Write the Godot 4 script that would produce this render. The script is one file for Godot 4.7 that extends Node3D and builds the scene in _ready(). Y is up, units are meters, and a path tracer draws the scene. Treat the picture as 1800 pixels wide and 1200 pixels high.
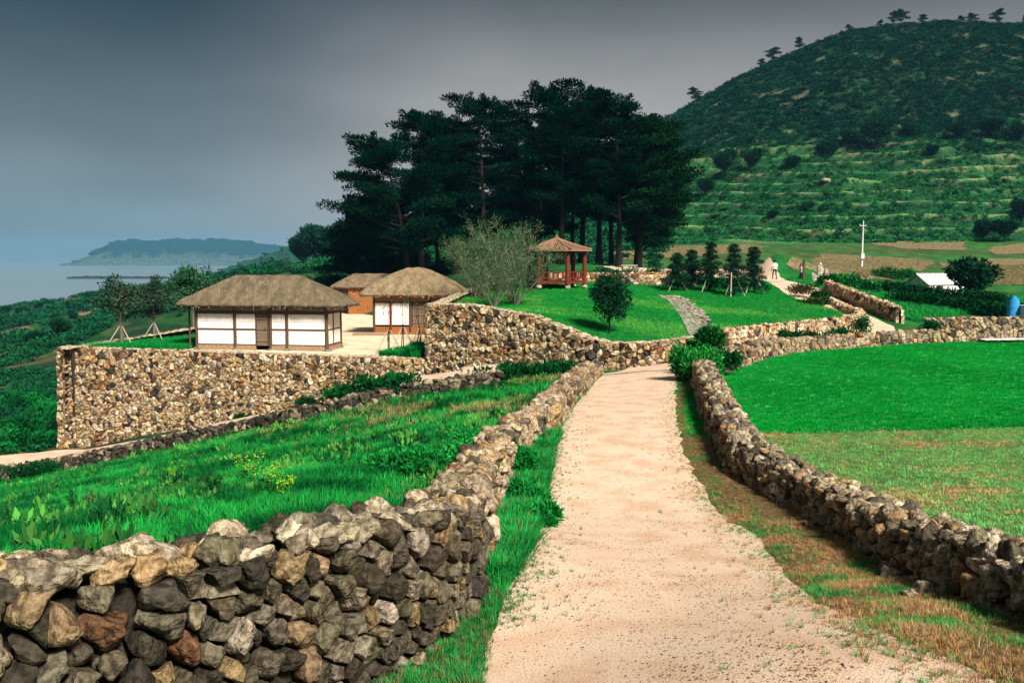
extends Node3D
# A dirt lane between dry stone walls, a thatched farmstead on a stone terrace, a pine grove, a terraced hill and the sea.
# Places are written as (x, z) with z in metres AHEAD of the camera (Godot's -z); heights are measured from the camera's eye.

const F := 1648.5            # focal length in the photograph's pixels
const TILT := 0.0890         # the camera looks down by this angle
const SEA := -25.0

var M := {}                  # materials
var T := {}                  # textures
var rng := RandomNumberGenerator.new()
var nz := FastNoiseLite.new()
var nz2 := FastNoiseLite.new()
var names := {}
var ICO := []

# ------------------------------------------------------------------ places
func at(px: float, py: float, zf: float) -> Vector3:      # the point seen at a pixel of the photograph, zf metres ahead
	var a := (px - 900.0) / F
	var b := (600.0 - py) / F
	var fw := cos(TILT) + b * sin(TILT)
	var up := b * cos(TILT) - sin(TILT)
	return Vector3(zf * a / fw, zf * up / fw, -zf)

func hit(px: float, py: float) -> Vector3:                # where that line of sight meets the ground
	var z := 4.0
	while z < 500.0:
		var p := at(px, py, z)
		if p.y < H(p.x, z):
			var lo := z / 1.02
			var hi := z
			for i in 12:
				var m := (lo + hi) * 0.5
				var q := at(px, py, m)
				if q.y < H(q.x, m): hi = m
				else: lo = m
			return at(px, py, hi)
		z *= 1.02
	return at(px, py, 500.0)

func xz(px: float, zf: float) -> Vector2:
	return Vector2(at(px, 600, zf).x, zf)

func hp(list: Array) -> PackedVector2Array:               # pixels on the ground -> (x, z)
	var r := PackedVector2Array()
	for a in list:
		var p := hit(a[0], a[1])
		r.append(Vector2(p.x, -p.z))
	return r

# ------------------------------------------------------------------ naming
func numbered(called: String) -> String:
	if not names.has(called):
		names[called] = 0
		return called
	names[called] += 1
	return "%s_%03d" % [called, names[called]]

func tag(o: Node, label: String, category: String, group := "") -> Node:
	o.set_meta("label", label)
	o.set_meta("category", category)
	o.set_meta("kind", "thing")
	if group != "": o.set_meta("group", group)
	return o

func thing(called: String, label: String, category: String, where := Vector3.ZERO, turn := 0.0, group := "") -> Node3D:
	var o := Node3D.new()
	o.name = numbered(called)
	add_child(o, true)
	o.position = where
	o.rotation.y = turn
	tag(o, label, category, group)
	return o

func put(called: String, mesh: Mesh, mat: Material, parent: Node = null) -> MeshInstance3D:
	var o := MeshInstance3D.new()
	o.mesh = mesh
	o.material_override = mat
	if parent == null:
		o.name = numbered(called)
		add_child(o, true)
	else:
		o.name = called
		parent.add_child(o, true)
	return o

func struct(called: String, mesh: Mesh, mat: Material, parent: Node = null) -> MeshInstance3D:
	var o := put(called, mesh, mat, parent)
	if parent == null: o.set_meta("kind", "structure")
	return o

func stuff(o: Node) -> Node:
	o.set_meta("kind", "stuff")
	return o

func copy(o: Node3D, where: Vector3, turn: float, scl: Vector3, label: String) -> Node3D:
	var c: Node3D = o.duplicate()
	var base_name := String(o.name)
	var tail := base_name.get_slice("_", base_name.get_slice_count("_") - 1)
	if tail.is_valid_int(): base_name = base_name.trim_suffix("_" + tail)
	c.name = numbered(base_name)
	add_child(c, true)
	c.position = where
	c.rotation = Vector3(0, turn, 0)
	c.scale = scl
	c.set_meta("label", label)
	return c

# ------------------------------------------------------------------ meshes
func acc() -> Dictionary:
	return {"v": PackedVector3Array(), "c": PackedColorArray(), "n": PackedVector3Array(), "u": PackedVector2Array(), "i": PackedInt32Array()}

func bake(a: Dictionary) -> ArrayMesh:
	var arr := []
	arr.resize(Mesh.ARRAY_MAX)
	arr[Mesh.ARRAY_VERTEX] = a.v
	if a.c.size() == a.v.size(): arr[Mesh.ARRAY_COLOR] = a.c
	if a.n.size() == a.v.size(): arr[Mesh.ARRAY_NORMAL] = a.n
	if a.u.size() == a.v.size(): arr[Mesh.ARRAY_TEX_UV] = a.u
	if a.i.size() > 0: arr[Mesh.ARRAY_INDEX] = a.i
	var m := ArrayMesh.new()
	if a.v.size() > 0: m.add_surface_from_arrays(Mesh.PRIMITIVE_TRIANGLES, arr)
	return m

func quad(a: Dictionary, p0: Vector3, p1: Vector3, p2: Vector3, p3: Vector3, col := Color.WHITE) -> void:
	var k: int = a.v.size()
	a.v.append_array(PackedVector3Array([p0, p1, p2, p3]))
	a.c.append_array(PackedColorArray([col, col, col, col]))
	a.i.append_array(PackedInt32Array([k, k + 2, k + 1, k, k + 3, k + 2]))

func box(a: Dictionary, c: Vector3, s: Vector3, col := Color.WHITE, b := Basis.IDENTITY, bev := 0.0) -> void:
	# a box, its long edges chamfered when bev > 0
	var h := s * 0.5
	if bev <= 0.0:
		var p := []
		for k in 8:
			p.append(c + b * Vector3(h.x if k & 1 else -h.x, h.y if k & 2 else -h.y, h.z if k & 4 else -h.z))
		for f in [[0, 1, 3, 2], [5, 4, 6, 7], [4, 0, 2, 6], [1, 5, 7, 3], [2, 3, 7, 6], [4, 5, 1, 0]]:
			quad(a, p[f[0]], p[f[1]], p[f[2]], p[f[3]], col)
		return
	var ax := 0 if s.x >= s.y and s.x >= s.z else 1 if s.y >= s.z else 2
	var u := (ax + 1) % 3
	var w := (ax + 2) % 3
	var ring := []
	for k in [[1, 0], [1, 1], [0, 1], [2, 1], [2, 0], [2, 2], [0, 2], [1, 2]]: pass
	var o := [[h[u] - bev, h[w]], [h[u], h[w] - bev], [h[u], -h[w] + bev], [h[u] - bev, -h[w]], [-h[u] + bev, -h[w]], [-h[u], -h[w] + bev], [-h[u], h[w] - bev], [-h[u] + bev, h[w]]]
	for e in [-1.0, 1.0]:
		var r := []
		for q in o:
			var v := Vector3.ZERO
			v[ax] = e * h[ax]; v[u] = q[0]; v[w] = q[1]
			r.append(c + b * v)
		ring.append(r)
	for k in 8:
		quad(a, ring[0][k], ring[0][(k + 1) % 8], ring[1][(k + 1) % 8], ring[1][k], col)
	for e in 2:
		quad(a, ring[e][0], ring[e][1], ring[e][2], ring[e][3], col)
		quad(a, ring[e][3], ring[e][4], ring[e][7], ring[e][0], col)
		quad(a, ring[e][4], ring[e][5], ring[e][6], ring[e][7], col)

func tube(a: Dictionary, pts: Array, radii: Array, sides := 6, col := Color.WHITE) -> void:
	# a tapered tube through points, with smooth normals and closed ends
	var k0: int = a.v.size()
	var n := pts.size()
	var ref := Vector3(0.31, 0.2, 0.93)
	for j in n:
		var d: Vector3 = (pts[mini(j + 1, n - 1)] - pts[maxi(j - 1, 0)]).normalized()
		var s := d.cross(ref)
		if s.length() < 0.05: s = d.cross(Vector3(1, 0, 0))
		s = s.normalized()
		var t := d.cross(s)
		for q in sides:
			var an := TAU * q / sides
			var dir := s * cos(an) + t * sin(an)
			a.v.append(pts[j] + dir * radii[j])
			a.n.append(dir)
			a.c.append(col)
	for j in n - 1:
		for q in sides:
			var p := k0 + j * sides + q
			var r := k0 + j * sides + (q + 1) % sides
			a.i.append_array(PackedInt32Array([p, p + sides, r, r, p + sides, r + sides]))
	for e in [0, n - 1]:
		for q in range(1, sides - 1):
			var p0: int = k0 + e * sides
			if e == 0: a.i.append_array(PackedInt32Array([p0, p0 + q, p0 + q + 1]))
			else: a.i.append_array(PackedInt32Array([p0, p0 + q + 1, p0 + q]))

func icosphere(level: int) -> Dictionary:
	var t := (1.0 + sqrt(5.0)) / 2.0
	var v := []
	for s in [[-1, t, 0], [1, t, 0], [-1, -t, 0], [1, -t, 0], [0, -1, t], [0, 1, t], [0, -1, -t], [0, 1, -t], [t, 0, -1], [t, 0, 1], [-t, 0, -1], [-t, 0, 1]]:
		v.append(Vector3(s[0], s[1], s[2]).normalized())
	var f := [[0, 11, 5], [0, 5, 1], [0, 1, 7], [0, 7, 10], [0, 10, 11], [1, 5, 9], [5, 11, 4], [11, 10, 2], [10, 7, 6], [7, 1, 8], [3, 9, 4], [3, 4, 2], [3, 2, 6], [3, 6, 8], [3, 8, 9], [4, 9, 5], [2, 4, 11], [6, 2, 10], [8, 6, 7], [9, 8, 1]]
	for l in level:
		var mid := {}
		var g := []
		for tri in f:
			var m := []
			for e in 3:
				var p: int = tri[e]
				var q: int = tri[(e + 1) % 3]
				var key := Vector2i(mini(p, q), maxi(p, q))
				if not mid.has(key):
					mid[key] = v.size()
					v.append(((v[p] + v[q]) as Vector3).normalized())
				m.append(mid[key])
			g.append([tri[0], m[0], m[2]]); g.append([tri[1], m[1], m[0]]); g.append([tri[2], m[2], m[1]]); g.append([m[0], m[1], m[2]])
		f = g
	var idx := PackedInt32Array()
	for tri in f: idx.append_array(PackedInt32Array([tri[0], tri[2], tri[1]]))
	return {"v": PackedVector3Array(v), "i": idx}

func rounded_rock(a: Dictionary, xf: Transform3D, pn: PackedVector3Array, pd: PackedFloat32Array, shape: Vector3, level: int, sharp: float, rough: float, col: Color, bound := 0.0) -> void:
	# a stone: the softened meeting of the planes pn·x = pd, seen from its middle
	var ico: Dictionary = ICO[level]
	var k0: int = a.v.size()
	var dirs: PackedVector3Array = ico.v
	var np := pn.size()
	var vs := PackedVector3Array()
	vs.resize(dirs.size())
	var inv := -1.0 / sharp
	var off := xf.origin * 1.7
	for q in dirs.size():
		var d := (dirs[q] * shape).normalized()
		var s := 0.0
		for j in np:
			var e := d.dot(pn[j]) / pd[j]
			if e > 0.0: s += pow(e, sharp)
		var r := pow(s, inv)
		if bound > 0.0: r = minf(r, bound / (d / shape).length())
		var p := d * r
		if rough > 0.0:
			var w := p * 2.2 + off
			p += d * (nz.get_noise_3dv(w * 3.0) * rough + nz.get_noise_3dv(w * 9.0) * rough * 0.45)
		vs[q] = xf * p
	var ns := PackedVector3Array()
	ns.resize(vs.size())
	var idx: PackedInt32Array = ico.i
	for q in range(0, idx.size(), 3):
		var i0 := idx[q]
		var i1 := idx[q + 1]
		var i2 := idx[q + 2]
		var nn := (vs[i2] - vs[i0]).cross(vs[i1] - vs[i0])
		ns[i0] += nn
		ns[i1] += nn
		ns[i2] += nn
	for q in ns.size(): ns[q] = ns[q].normalized()
	var cs := PackedColorArray()
	cs.resize(vs.size())
	cs.fill(col)
	a.v.append_array(vs)
	a.n.append_array(ns)
	a.c.append_array(cs)
	if k0 == 0:
		a.i.append_array(idx)
	else:
		var ii := PackedInt32Array()
		ii.resize(idx.size())
		for q in idx.size(): ii[q] = idx[q] + k0
		a.i.append_array(ii)

func loose_rock(a: Dictionary, xf: Transform3D, size: Vector3, level: int, rough: float, col: Color, sharp := 12.0) -> void:
	var pn := PackedVector3Array()
	var pd := PackedFloat32Array()
	for k in 7:
		var y := 1.0 - 2.0 * (k + 0.5) / 7.0
		var an := k * 2.39996 + rng.randf_range(-0.7, 0.7)
		var d := Vector3(sqrt(1 - y * y) * cos(an), y + rng.randf_range(-0.35, 0.35), sqrt(1 - y * y) * sin(an)).normalized()
		var sd := (d / size).normalized()
		pn.append(sd)
		pd.append((d * size).dot(sd) * rng.randf_range(0.55, 0.92))
	rounded_rock(a, xf, pn, pd, size, level, sharp, rough, col, 1.12)

# ------------------------------------------------------------------ textures and materials
func noise_tex(freq: float, octaves: int, ramp: Array, seed_: int, kind := FastNoiseLite.TYPE_SIMPLEX_SMOOTH, size := 512) -> NoiseTexture2D:
	var n := FastNoiseLite.new()
	n.noise_type = kind
	n.frequency = freq
	n.fractal_octaves = octaves
	n.seed = seed_
	if kind == FastNoiseLite.TYPE_CELLULAR:
		n.cellular_return_type = FastNoiseLite.RETURN_DISTANCE
	var t := NoiseTexture2D.new()
	t.width = size
	t.height = size
	t.seamless = true
	t.noise = n
	if ramp.size() > 0:
		var g := Gradient.new()
		var offs := PackedFloat32Array()
		var cols := PackedColorArray()
		for r in ramp:
			offs.append(r[0])
			var c = r[1]
			cols.append(Color(c, c, c) if c is float else c)
		g.offsets = offs
		g.colors = cols
		t.color_ramp = g
	return t

func lin(r: float, g: float, b: float) -> Color:           # a real-world base colour, as albedo_color wants it
	return Color(r, g, b).linear_to_srgb()

func mat(col: Color, rough: float, tex: Texture2D = null, scl := 1.0, bump: Texture2D = null, bump_cm := 1.0, vertex := false, world := true) -> StandardMaterial3D:
	var m := StandardMaterial3D.new()
	m.albedo_color = col
	m.roughness = rough
	m.metallic_specular = 0.3
	m.vertex_color_use_as_albedo = vertex
	if tex:
		m.albedo_texture = tex
	if tex or bump:
		m.uv1_triplanar = true
		m.uv1_world_triplanar = world
		m.uv1_scale = Vector3.ONE * scl
	if bump:
		m.heightmap_enabled = true
		m.heightmap_texture = bump
		m.heightmap_scale = bump_cm
	return m

func detail(m: StandardMaterial3D, tex: Texture2D, scl: float) -> StandardMaterial3D:
	m.detail_enabled = true
	m.detail_albedo = tex
	m.detail_blend_mode = BaseMaterial3D.BLEND_MODE_MUL
	m.detail_uv_layer = BaseMaterial3D.DETAIL_UV_2
	m.uv2_triplanar = true
	m.uv2_world_triplanar = true
	m.uv2_scale = Vector3.ONE * scl
	return m

func leafy_mat(c: Color, through := 0.25) -> StandardMaterial3D:
	var m := mat(c, 0.75, null, 1.0, null, 0.0, true)
	m.specular_mode = BaseMaterial3D.SPECULAR_DISABLED
	m.backlight_enabled = true
	m.backlight = Color(through * 0.6, through, through * 0.3)
	return m

func make_materials() -> void:
	T.grit = noise_tex(0.06, 5, [[0.0, 0.45], [0.4, 0.75], [0.7, 1.0], [1.0, 1.0]], 11)
	T.blotch = noise_tex(0.012, 4, [[0.25, 0.78], [0.55, 0.95], [0.8, 1.0]], 12)
	T.bump = noise_tex(0.03, 5, [], 13)
	T.fine = noise_tex(0.12, 3, [], 14)
	T.lichen = noise_tex(0.02, 5, [[0.0, Color(0.36, 0.33, 0.28)], [0.36, Color(0.62, 0.58, 0.52)], [0.5, Color(0.86, 0.83, 0.78)], [0.64, Color(0.98, 0.96, 0.92)], [0.76, Color(1, 1, 0.97)], [1.0, Color(1, 1, 1)]], 15)
	T.spots = noise_tex(0.05, 2, [[0.0, Color(0.5, 0.48, 0.45)], [0.3, Color(0.85, 0.84, 0.82)], [0.6, Color(1, 1, 1)], [1.0, Color(1, 1, 1)]], 16)
	T.gravel = noise_tex(0.09, 3, [[0.0, Color(0.50, 0.44, 0.38)], [0.35, Color(0.82, 0.78, 0.74)], [0.55, Color(1, 0.99, 0.97)], [1.0, Color(1, 1, 1)]], 17)
	T.sandy = noise_tex(0.02, 5, [[0.2, Color(0.93, 0.88, 0.84)], [0.5, Color(0.98, 0.965, 0.95)], [0.8, Color(1, 1, 1)]], 18)
	T.straw = noise_tex(0.05, 4, [[0.1, Color(0.55, 0.50, 0.44)], [0.45, Color(0.86, 0.82, 0.76)], [0.75, Color(1, 1, 0.97)]], 19)
	T.wood = noise_tex(0.03, 4, [[0.1, Color(0.5, 0.46, 0.42)], [0.5, Color(0.85, 0.82, 0.8)], [0.8, Color(1, 1, 1)]], 20)
	T.clay = noise_tex(0.025, 4, [[0.15, Color(0.62, 0.50, 0.40)], [0.5, Color(0.9, 0.86, 0.82)], [0.8, Color(1, 1, 1)]], 21)
	T.turf = noise_tex(0.05, 4, [[0.1, Color(0.45, 0.5, 0.42)], [0.5, Color(0.85, 0.88, 0.8)], [0.85, Color(1, 1, 0.95)]], 22)
	T.wave = noise_tex(0.015, 4, [], 23)
	M.rock = detail(mat(Color.WHITE, 0.9, T.lichen, 1.3, T.bump, 2.6, true), T.spots, 2.6)
	M.rock_far = detail(mat(Color.WHITE, 0.9, T.lichen, 0.5, T.bump, 2.0, true), T.spots, 0.9)
	M.core = mat(lin(0.035, 0.03, 0.022), 0.95, T.grit, 1.0)
	M.mortar = mat(lin(0.05, 0.038, 0.028), 0.95, T.grit, 1.0)
	M.road = detail(mat(lin(0.655, 0.53, 0.435), 0.95, T.gravel, 1.1, T.fine, 0.35), T.sandy, 0.11)
	M.yard = detail(mat(lin(0.74, 0.66, 0.53), 0.95, T.gravel, 0.5, T.fine, 0.6), T.sandy, 0.07)
	M.soil = detail(mat(lin(0.37, 0.275, 0.17), 0.95, T.grit, 0.5, T.fine, 2.0), T.turf, 0.05)
	M.terrain = detail(mat(Color.WHITE, 0.95, T.turf, 0.35, T.bump, 5.0, true), T.blotch, 0.05)
	M.hill = detail(mat(Color.WHITE, 0.95, T.turf, 0.06, T.bump, 30.0, true), T.blotch, 0.02)
	M.turf = detail(mat(lin(0.010, 0.23, 0.04), 0.95, T.turf, 0.7, T.bump, 3.0), T.blotch, 0.1)
	M.crop = detail(mat(lin(0.004, 0.30, 0.05), 0.95, T.turf, 0.9, T.bump, 2.0), T.blotch, 0.06)
	M.grass = leafy_mat(Color.WHITE, 0.35)
	M.leaf = leafy_mat(Color.WHITE, 0.25)
	M.needle = leafy_mat(Color.WHITE, 0.06)
	M.bark = mat(lin(0.022, 0.018, 0.015), 0.95, T.grit, 1.5, T.bump, 3.0)
	M.wiry_bark = mat(lin(0.17, 0.15, 0.12), 0.95)
	M.litter = detail(mat(lin(0.25, 0.15, 0.08), 0.95, T.gravel, 1.6, T.fine, 1.5), T.turf, 0.35)
	M.pale_bark = mat(lin(0.20, 0.17, 0.13), 0.95, T.grit, 2.0, T.bump, 1.0)
	M.dark_wood = mat(lin(0.12, 0.08, 0.055), 0.85, T.wood, 2.0, T.bump, 0.5, false, true)
	M.dark_wood.uv1_scale = Vector3(4, 0.5, 4)
	M.door_wood = mat(lin(0.24, 0.18, 0.13), 0.85, T.wood, 2.0)
	M.door_wood.uv1_scale = Vector3(4, 0.5, 4)
	M.stake = mat(lin(0.58, 0.50, 0.40), 0.9, T.wood, 2.0)
	M.plaster = mat(lin(0.84, 0.79, 0.77), 0.9, T.sandy, 0.45)
	M.paper = mat(lin(0.80, 0.76, 0.75), 0.9)
	M.clay = detail(mat(lin(0.52, 0.23, 0.08), 0.95, T.clay, 1.3, T.bump, 5.0), T.spots, 1.4)
	M.plinth = detail(mat(lin(0.46, 0.34, 0.25), 0.95, T.clay, 1.0, T.bump, 3.0), T.spots, 1.0)
	M.thatch = StandardMaterial3D.new()
	M.thatch.albedo_color = lin(0.205, 0.172, 0.13)
	M.thatch.albedo_texture = T.straw
	M.thatch.roughness = 0.95
	M.thatch.metallic_specular = 0.1
	M.thatch.uv1_scale = Vector3(1.4, 0.16, 1)
	M.thatch.heightmap_enabled = true
	M.thatch.heightmap_texture = T.straw
	M.thatch.heightmap_scale = 2.0
	detail(M.thatch, T.blotch, 0.25)
	M.strand = mat(Color.WHITE, 0.9, null, 1.0, null, 0.0, true)
	M.red_wood = mat(lin(0.19, 0.034, 0.02), 0.6, T.wood, 1.5)
	M.roof_shingle = mat(lin(0.34, 0.215, 0.14), 0.9, T.wood, 2.0, T.bump, 1.0)
	M.pale = mat(lin(0.72, 0.70, 0.70), 0.8, T.blotch, 0.7)
	M.blue = mat(lin(0.03, 0.25, 0.55), 0.4)
	M.sea = mat(lin(0.16, 0.22, 0.26), 0.18, null, 0.02, T.wave, 60.0)
	M.lattice = mat(lin(0.62, 0.57, 0.54), 0.9)
	M.sea.uv1_triplanar = true
	M.sea.uv1_world_triplanar = true
	M.far_rock = mat(lin(0.3, 0.28, 0.24), 0.95, T.grit, 0.02)
	M.skin = mat(Color.WHITE, 0.8, null, 1.0, null, 0.0, true)

# ================================================================== the scene
func _ready() -> void:
	rng.seed = 7
	nz.seed = 3
	nz.frequency = 1.0
	nz.fractal_octaves = 1
	nz2.seed = 9
	nz2.frequency = 1.0
	nz2.fractal_octaves = 3
	# camera
	var cam := Camera3D.new()
	cam.name = "camera"
	cam.fov = 40.0
	cam.rotation.x = -TILT
	cam.near = 0.1
	cam.far = 12000.0
	add_child(cam)
	cam.current = true
	# sky, air, exposure
	var env := Environment.new()
	env.background_mode = Environment.BG_SKY
	env.sky = Sky.new()
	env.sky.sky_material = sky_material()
	env.tonemap_mode = Environment.TONE_MAPPER_LINEAR
	env.tonemap_exposure = 1.85
	env.fog_enabled = true
	env.fog_density = 0.00011
	env.fog_light_color = Color(0.5, 0.8, 1.0)
	env.sdfgi_enabled = true
	env.ssao_enabled = true
	env.ssil_enabled = true
	var we := WorldEnvironment.new()
	we.name = "world_environment"
	we.environment = env
	add_child(we)
	# a hazy sun, high behind the camera's right shoulder
	var sun := DirectionalLight3D.new()
	sun.name = "sun"
	sun.light_energy = 1.6
	sun.light_color = Color(1.0, 0.965, 0.90)
	sun.light_angular_distance = 12.0
	sun.shadow_enabled = true
	add_child(sun)
	sun.look_at_from_position(Vector3(0.48, 0.86, 0.80) * 50.0, Vector3.ZERO)

	for l in 4: ICO.append(icosphere(l))
	make_materials()
	build_heights()
	build_ground()
	build_walls()
	build_buildings()
	build_trees()
	build_small_things()
	build_greenery()

func sky_material() -> PanoramaSkyMaterial:
	# a hazy, thinly clouded sky: slate above, paler and warmer low down, bluer towards the sea
	var w := 768
	var h := 384
	var img := Image.create(w, h, false, Image.FORMAT_RGBF)
	var n := FastNoiseLite.new()
	n.seed = 5
	n.frequency = 1.3
	n.fractal_octaves = 4
	for j in h:
		var el := PI * (0.5 - (j + 0.5) / h)
		for i in w:
			var az := wrapf(TAU * (i + 0.5) / w, -PI, PI)
			var d := Vector3(sin(az) * cos(el), sin(el), -cos(az) * cos(el))
			var e := rad_to_deg(el)
			var glow := 0.82 + 0.22 * exp(-pow((rad_to_deg(az) - 2.0) / 22.0, 2.0))
			var low := Color(0.232, 0.223, 0.214) * glow
			var mid := Color(0.186, 0.186, 0.186) * glow
			var top := Color(0.046, 0.056, 0.064)
			var c := low.lerp(mid, smoothstep(4.0, 9.5, e)).lerp(top, smoothstep(8.0, 17.0, e))
			var west := smoothstep(0.02, 0.36, -d.x) * smoothstep(-0.3, 0.5, -d.z)
			var blue := Color(0.098, 0.138, 0.16).lerp(Color(0.014, 0.033, 0.05), smoothstep(3.0, 15.5, e))
			c = c.lerp(blue, west * 0.92)
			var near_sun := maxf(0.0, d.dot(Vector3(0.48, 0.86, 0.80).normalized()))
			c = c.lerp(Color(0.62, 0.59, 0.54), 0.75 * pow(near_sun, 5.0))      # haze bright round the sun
			var k := n.get_noise_3d(d.x * 1.2, d.y * 5.0, d.z * 1.2) + 0.5 * n.get_noise_3d(d.x * 4.0, d.y * 14.0, d.z * 4.0)
			c = c * (1.0 + k * 0.22)
			if e < 0.0: c = c.lerp(Color(0.12, 0.15, 0.16), smoothstep(0.0, -6.0, e))
			img.set_pixel(i, j, c)
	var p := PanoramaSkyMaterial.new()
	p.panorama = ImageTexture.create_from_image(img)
	return p

# ------------------------------------------------------------------ heights
var KP := PackedVector3Array()       # (x, z, height) that the land passes through
var KW := PackedFloat64Array()
var KM := 0.0
var LP := PackedVector3Array()       # the same for the lawn
var LW := PackedFloat64Array()
var LM := 0.0
const NR := 240
const NF := 400
const NB := 50
var HG := PackedFloat32Array()

func solve(pts: PackedVector3Array, soft: float) -> Array:
	var n := pts.size()
	var mean := 0.0
	for p in pts: mean += p.z / n
	var a := []
	for i in n:
		var row := PackedFloat64Array()
		row.resize(n + 1)
		for j in n:
			row[j] = sqrt((pts[i].x - pts[j].x) ** 2 + (pts[i].y - pts[j].y) ** 2 + soft * soft)
		row[n] = pts[i].z - mean
		a.append(row)
	for c in n:
		var b := c
		for r in range(c + 1, n):
			if absf(a[r][c]) > absf(a[b][c]): b = r
		var tmp = a[c]
		a[c] = a[b]
		a[b] = tmp
		var pc: PackedFloat64Array = a[c]
		for r in range(c + 1, n):
			var pr: PackedFloat64Array = a[r]
			var f := pr[c] / pc[c]
			if f != 0.0:
				for q in range(c, n + 1): pr[q] -= f * pc[q]
				a[r] = pr
	var w := PackedFloat64Array()
	w.resize(n)
	for c in range(n - 1, -1, -1):
		var s: float = a[c][n]
		for q in range(c + 1, n): s -= a[c][q] * w[q]
		w[c] = s / a[c][c]
	return [w, mean]

func spread(pts: PackedVector3Array, w: PackedFloat64Array, mean: float, soft: float, x: float, z: float) -> float:
	var s := mean
	var q := soft * soft
	for i in pts.size():
		var dx := x - pts[i].x
		var dz := z - pts[i].y
		s += w[i] * sqrt(dx * dx + dz * dz + q)
	return s

func angle_of(k: int) -> float:
	if k <= NF: return deg_to_rad(-58.0 + 116.0 * k / NF)
	return deg_to_rad(58.0 + 244.0 * (k - NF) / NB)

func radius_of(j: int) -> float:
	return 2.0 * pow(900.0, float(j) / (NR - 1))

func H(x: float, z: float) -> float:                       # height of the land
	var r := maxf(sqrt(x * x + z * z), 2.0)
	var fj := minf(log(r / 2.0) / log(900.0) * (NR - 1), NR - 1.001)
	var an := rad_to_deg(atan2(x, z))
	var fk := (an + 58.0) / 116.0 * NF
	if an < -58.0: fk = NF + (an + 360.0 - 58.0) / 244.0 * NB
	elif an > 58.0: fk = NF + (an - 58.0) / 244.0 * NB
	fk = clampf(fk, 0.0, NF + NB - 0.001)
	var j := int(fj)
	var k := int(fk)
	var u := fj - j
	var v := fk - k
	var n := NF + NB + 1
	var o := j * n + k
	return lerpf(lerpf(HG[o], HG[o + 1], v), lerpf(HG[o + n], HG[o + n + 1], v), u)

func HL(x: float, z: float) -> float:                      # height of the lawn on its terrace
	return spread(LP, LW, LM, 1.5, x, z)

const STEP := 3.1
const RIDGE := [[-90, -6], [-60, -3], [-40, 1], [0, 21], [46, 44], [60, 51], [75, 60], [90, 67], [105, 73.5], [116, 77], [132, 79.5], [150, 80.5], [180, 79], [230, 72], [300, 55], [400, 25], [600, 0]]
const RISE := [[180, 0.0], [190, 0.012], [200, 0.05], [210, 0.096], [220, 0.135], [230, 0.19], [240, 0.25], [250, 0.30], [258, 0.346], [275, 0.5], [300, 0.76], [318, 0.93], [330, 1.0], [345, 1.01], [370, 0.95], [420, 0.7], [520, 0.4]]
func along(tab: Array, x: float) -> float:
	if x <= tab[0][0]: return tab[0][1]
	for i in tab.size() - 1:
		if x <= tab[i + 1][0]:
			return lerpf(tab[i][1], tab[i + 1][1], (x - tab[i][0]) / float(tab[i + 1][0] - tab[i][0]))
	return tab[-1][1]

func HH(x: float, z: float) -> float:                      # the hill on the right, terraced at its foot
	var b := H(x, z)
	var u := x / z * 330.0
	var zz := z + nz2.get_noise_2d(x * 0.02, z * 0.02) * 8.0 * smoothstep(330.0, 300.0, z)
	var y := lerpf(b, along(RIDGE, u), along(RISE, zz))
	var m := smoothstep(40.0, 85.0, u + nz2.get_noise_2d(x * 0.01, 7.0) * 30.0) * smoothstep(38.0, 28.0, y) * smoothstep(2.5, 4.0, y)
	if m > 0.0:
		var step := STEP
		var yy := y + nz2.get_noise_2d(x * 0.013, 3.3) * 2.2
		var f := yy / step
		var fl := floorf(f)
		var t := smoothstep(0.55, 0.85, f - fl)
		y = lerpf(y, (fl + t) * step - (yy - y), m * 0.9)
	return y + nz2.get_noise_2d(x * 0.06, z * 0.06) * 0.7 * smoothstep(185.0, 215.0, z)

func terrace_phase(x: float, z: float) -> Vector2:         # (how terraced, place within one step)
	var u := x / z * 330.0
	var zz := z + nz2.get_noise_2d(x * 0.02, z * 0.02) * 8.0 * smoothstep(330.0, 300.0, z)
	var y := lerpf(H(x, z), along(RIDGE, u), along(RISE, zz))
	var m := smoothstep(40.0, 85.0, u + nz2.get_noise_2d(x * 0.01, 7.0) * 30.0) * smoothstep(38.0, 28.0, y) * smoothstep(2.5, 4.0, y)
	var f := (y + nz2.get_noise_2d(x * 0.013, 3.3) * 2.2) / STEP
	return Vector2(m, f - floorf(f))

func ground_at(x: float, z: float) -> float:
	return HH(x, z) if z > 180.0 and x / z * 330.0 > -80.0 else H(x, z)

func kp(x: float, z: float, y: float) -> void:
	KP.append(Vector3(x, z, y))

func kpx(list: Array) -> void:
	for a in list:
		var p := at(a[0], a[1], a[2])
		KP.append(Vector3(p.x, a[2], p.y))

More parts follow.
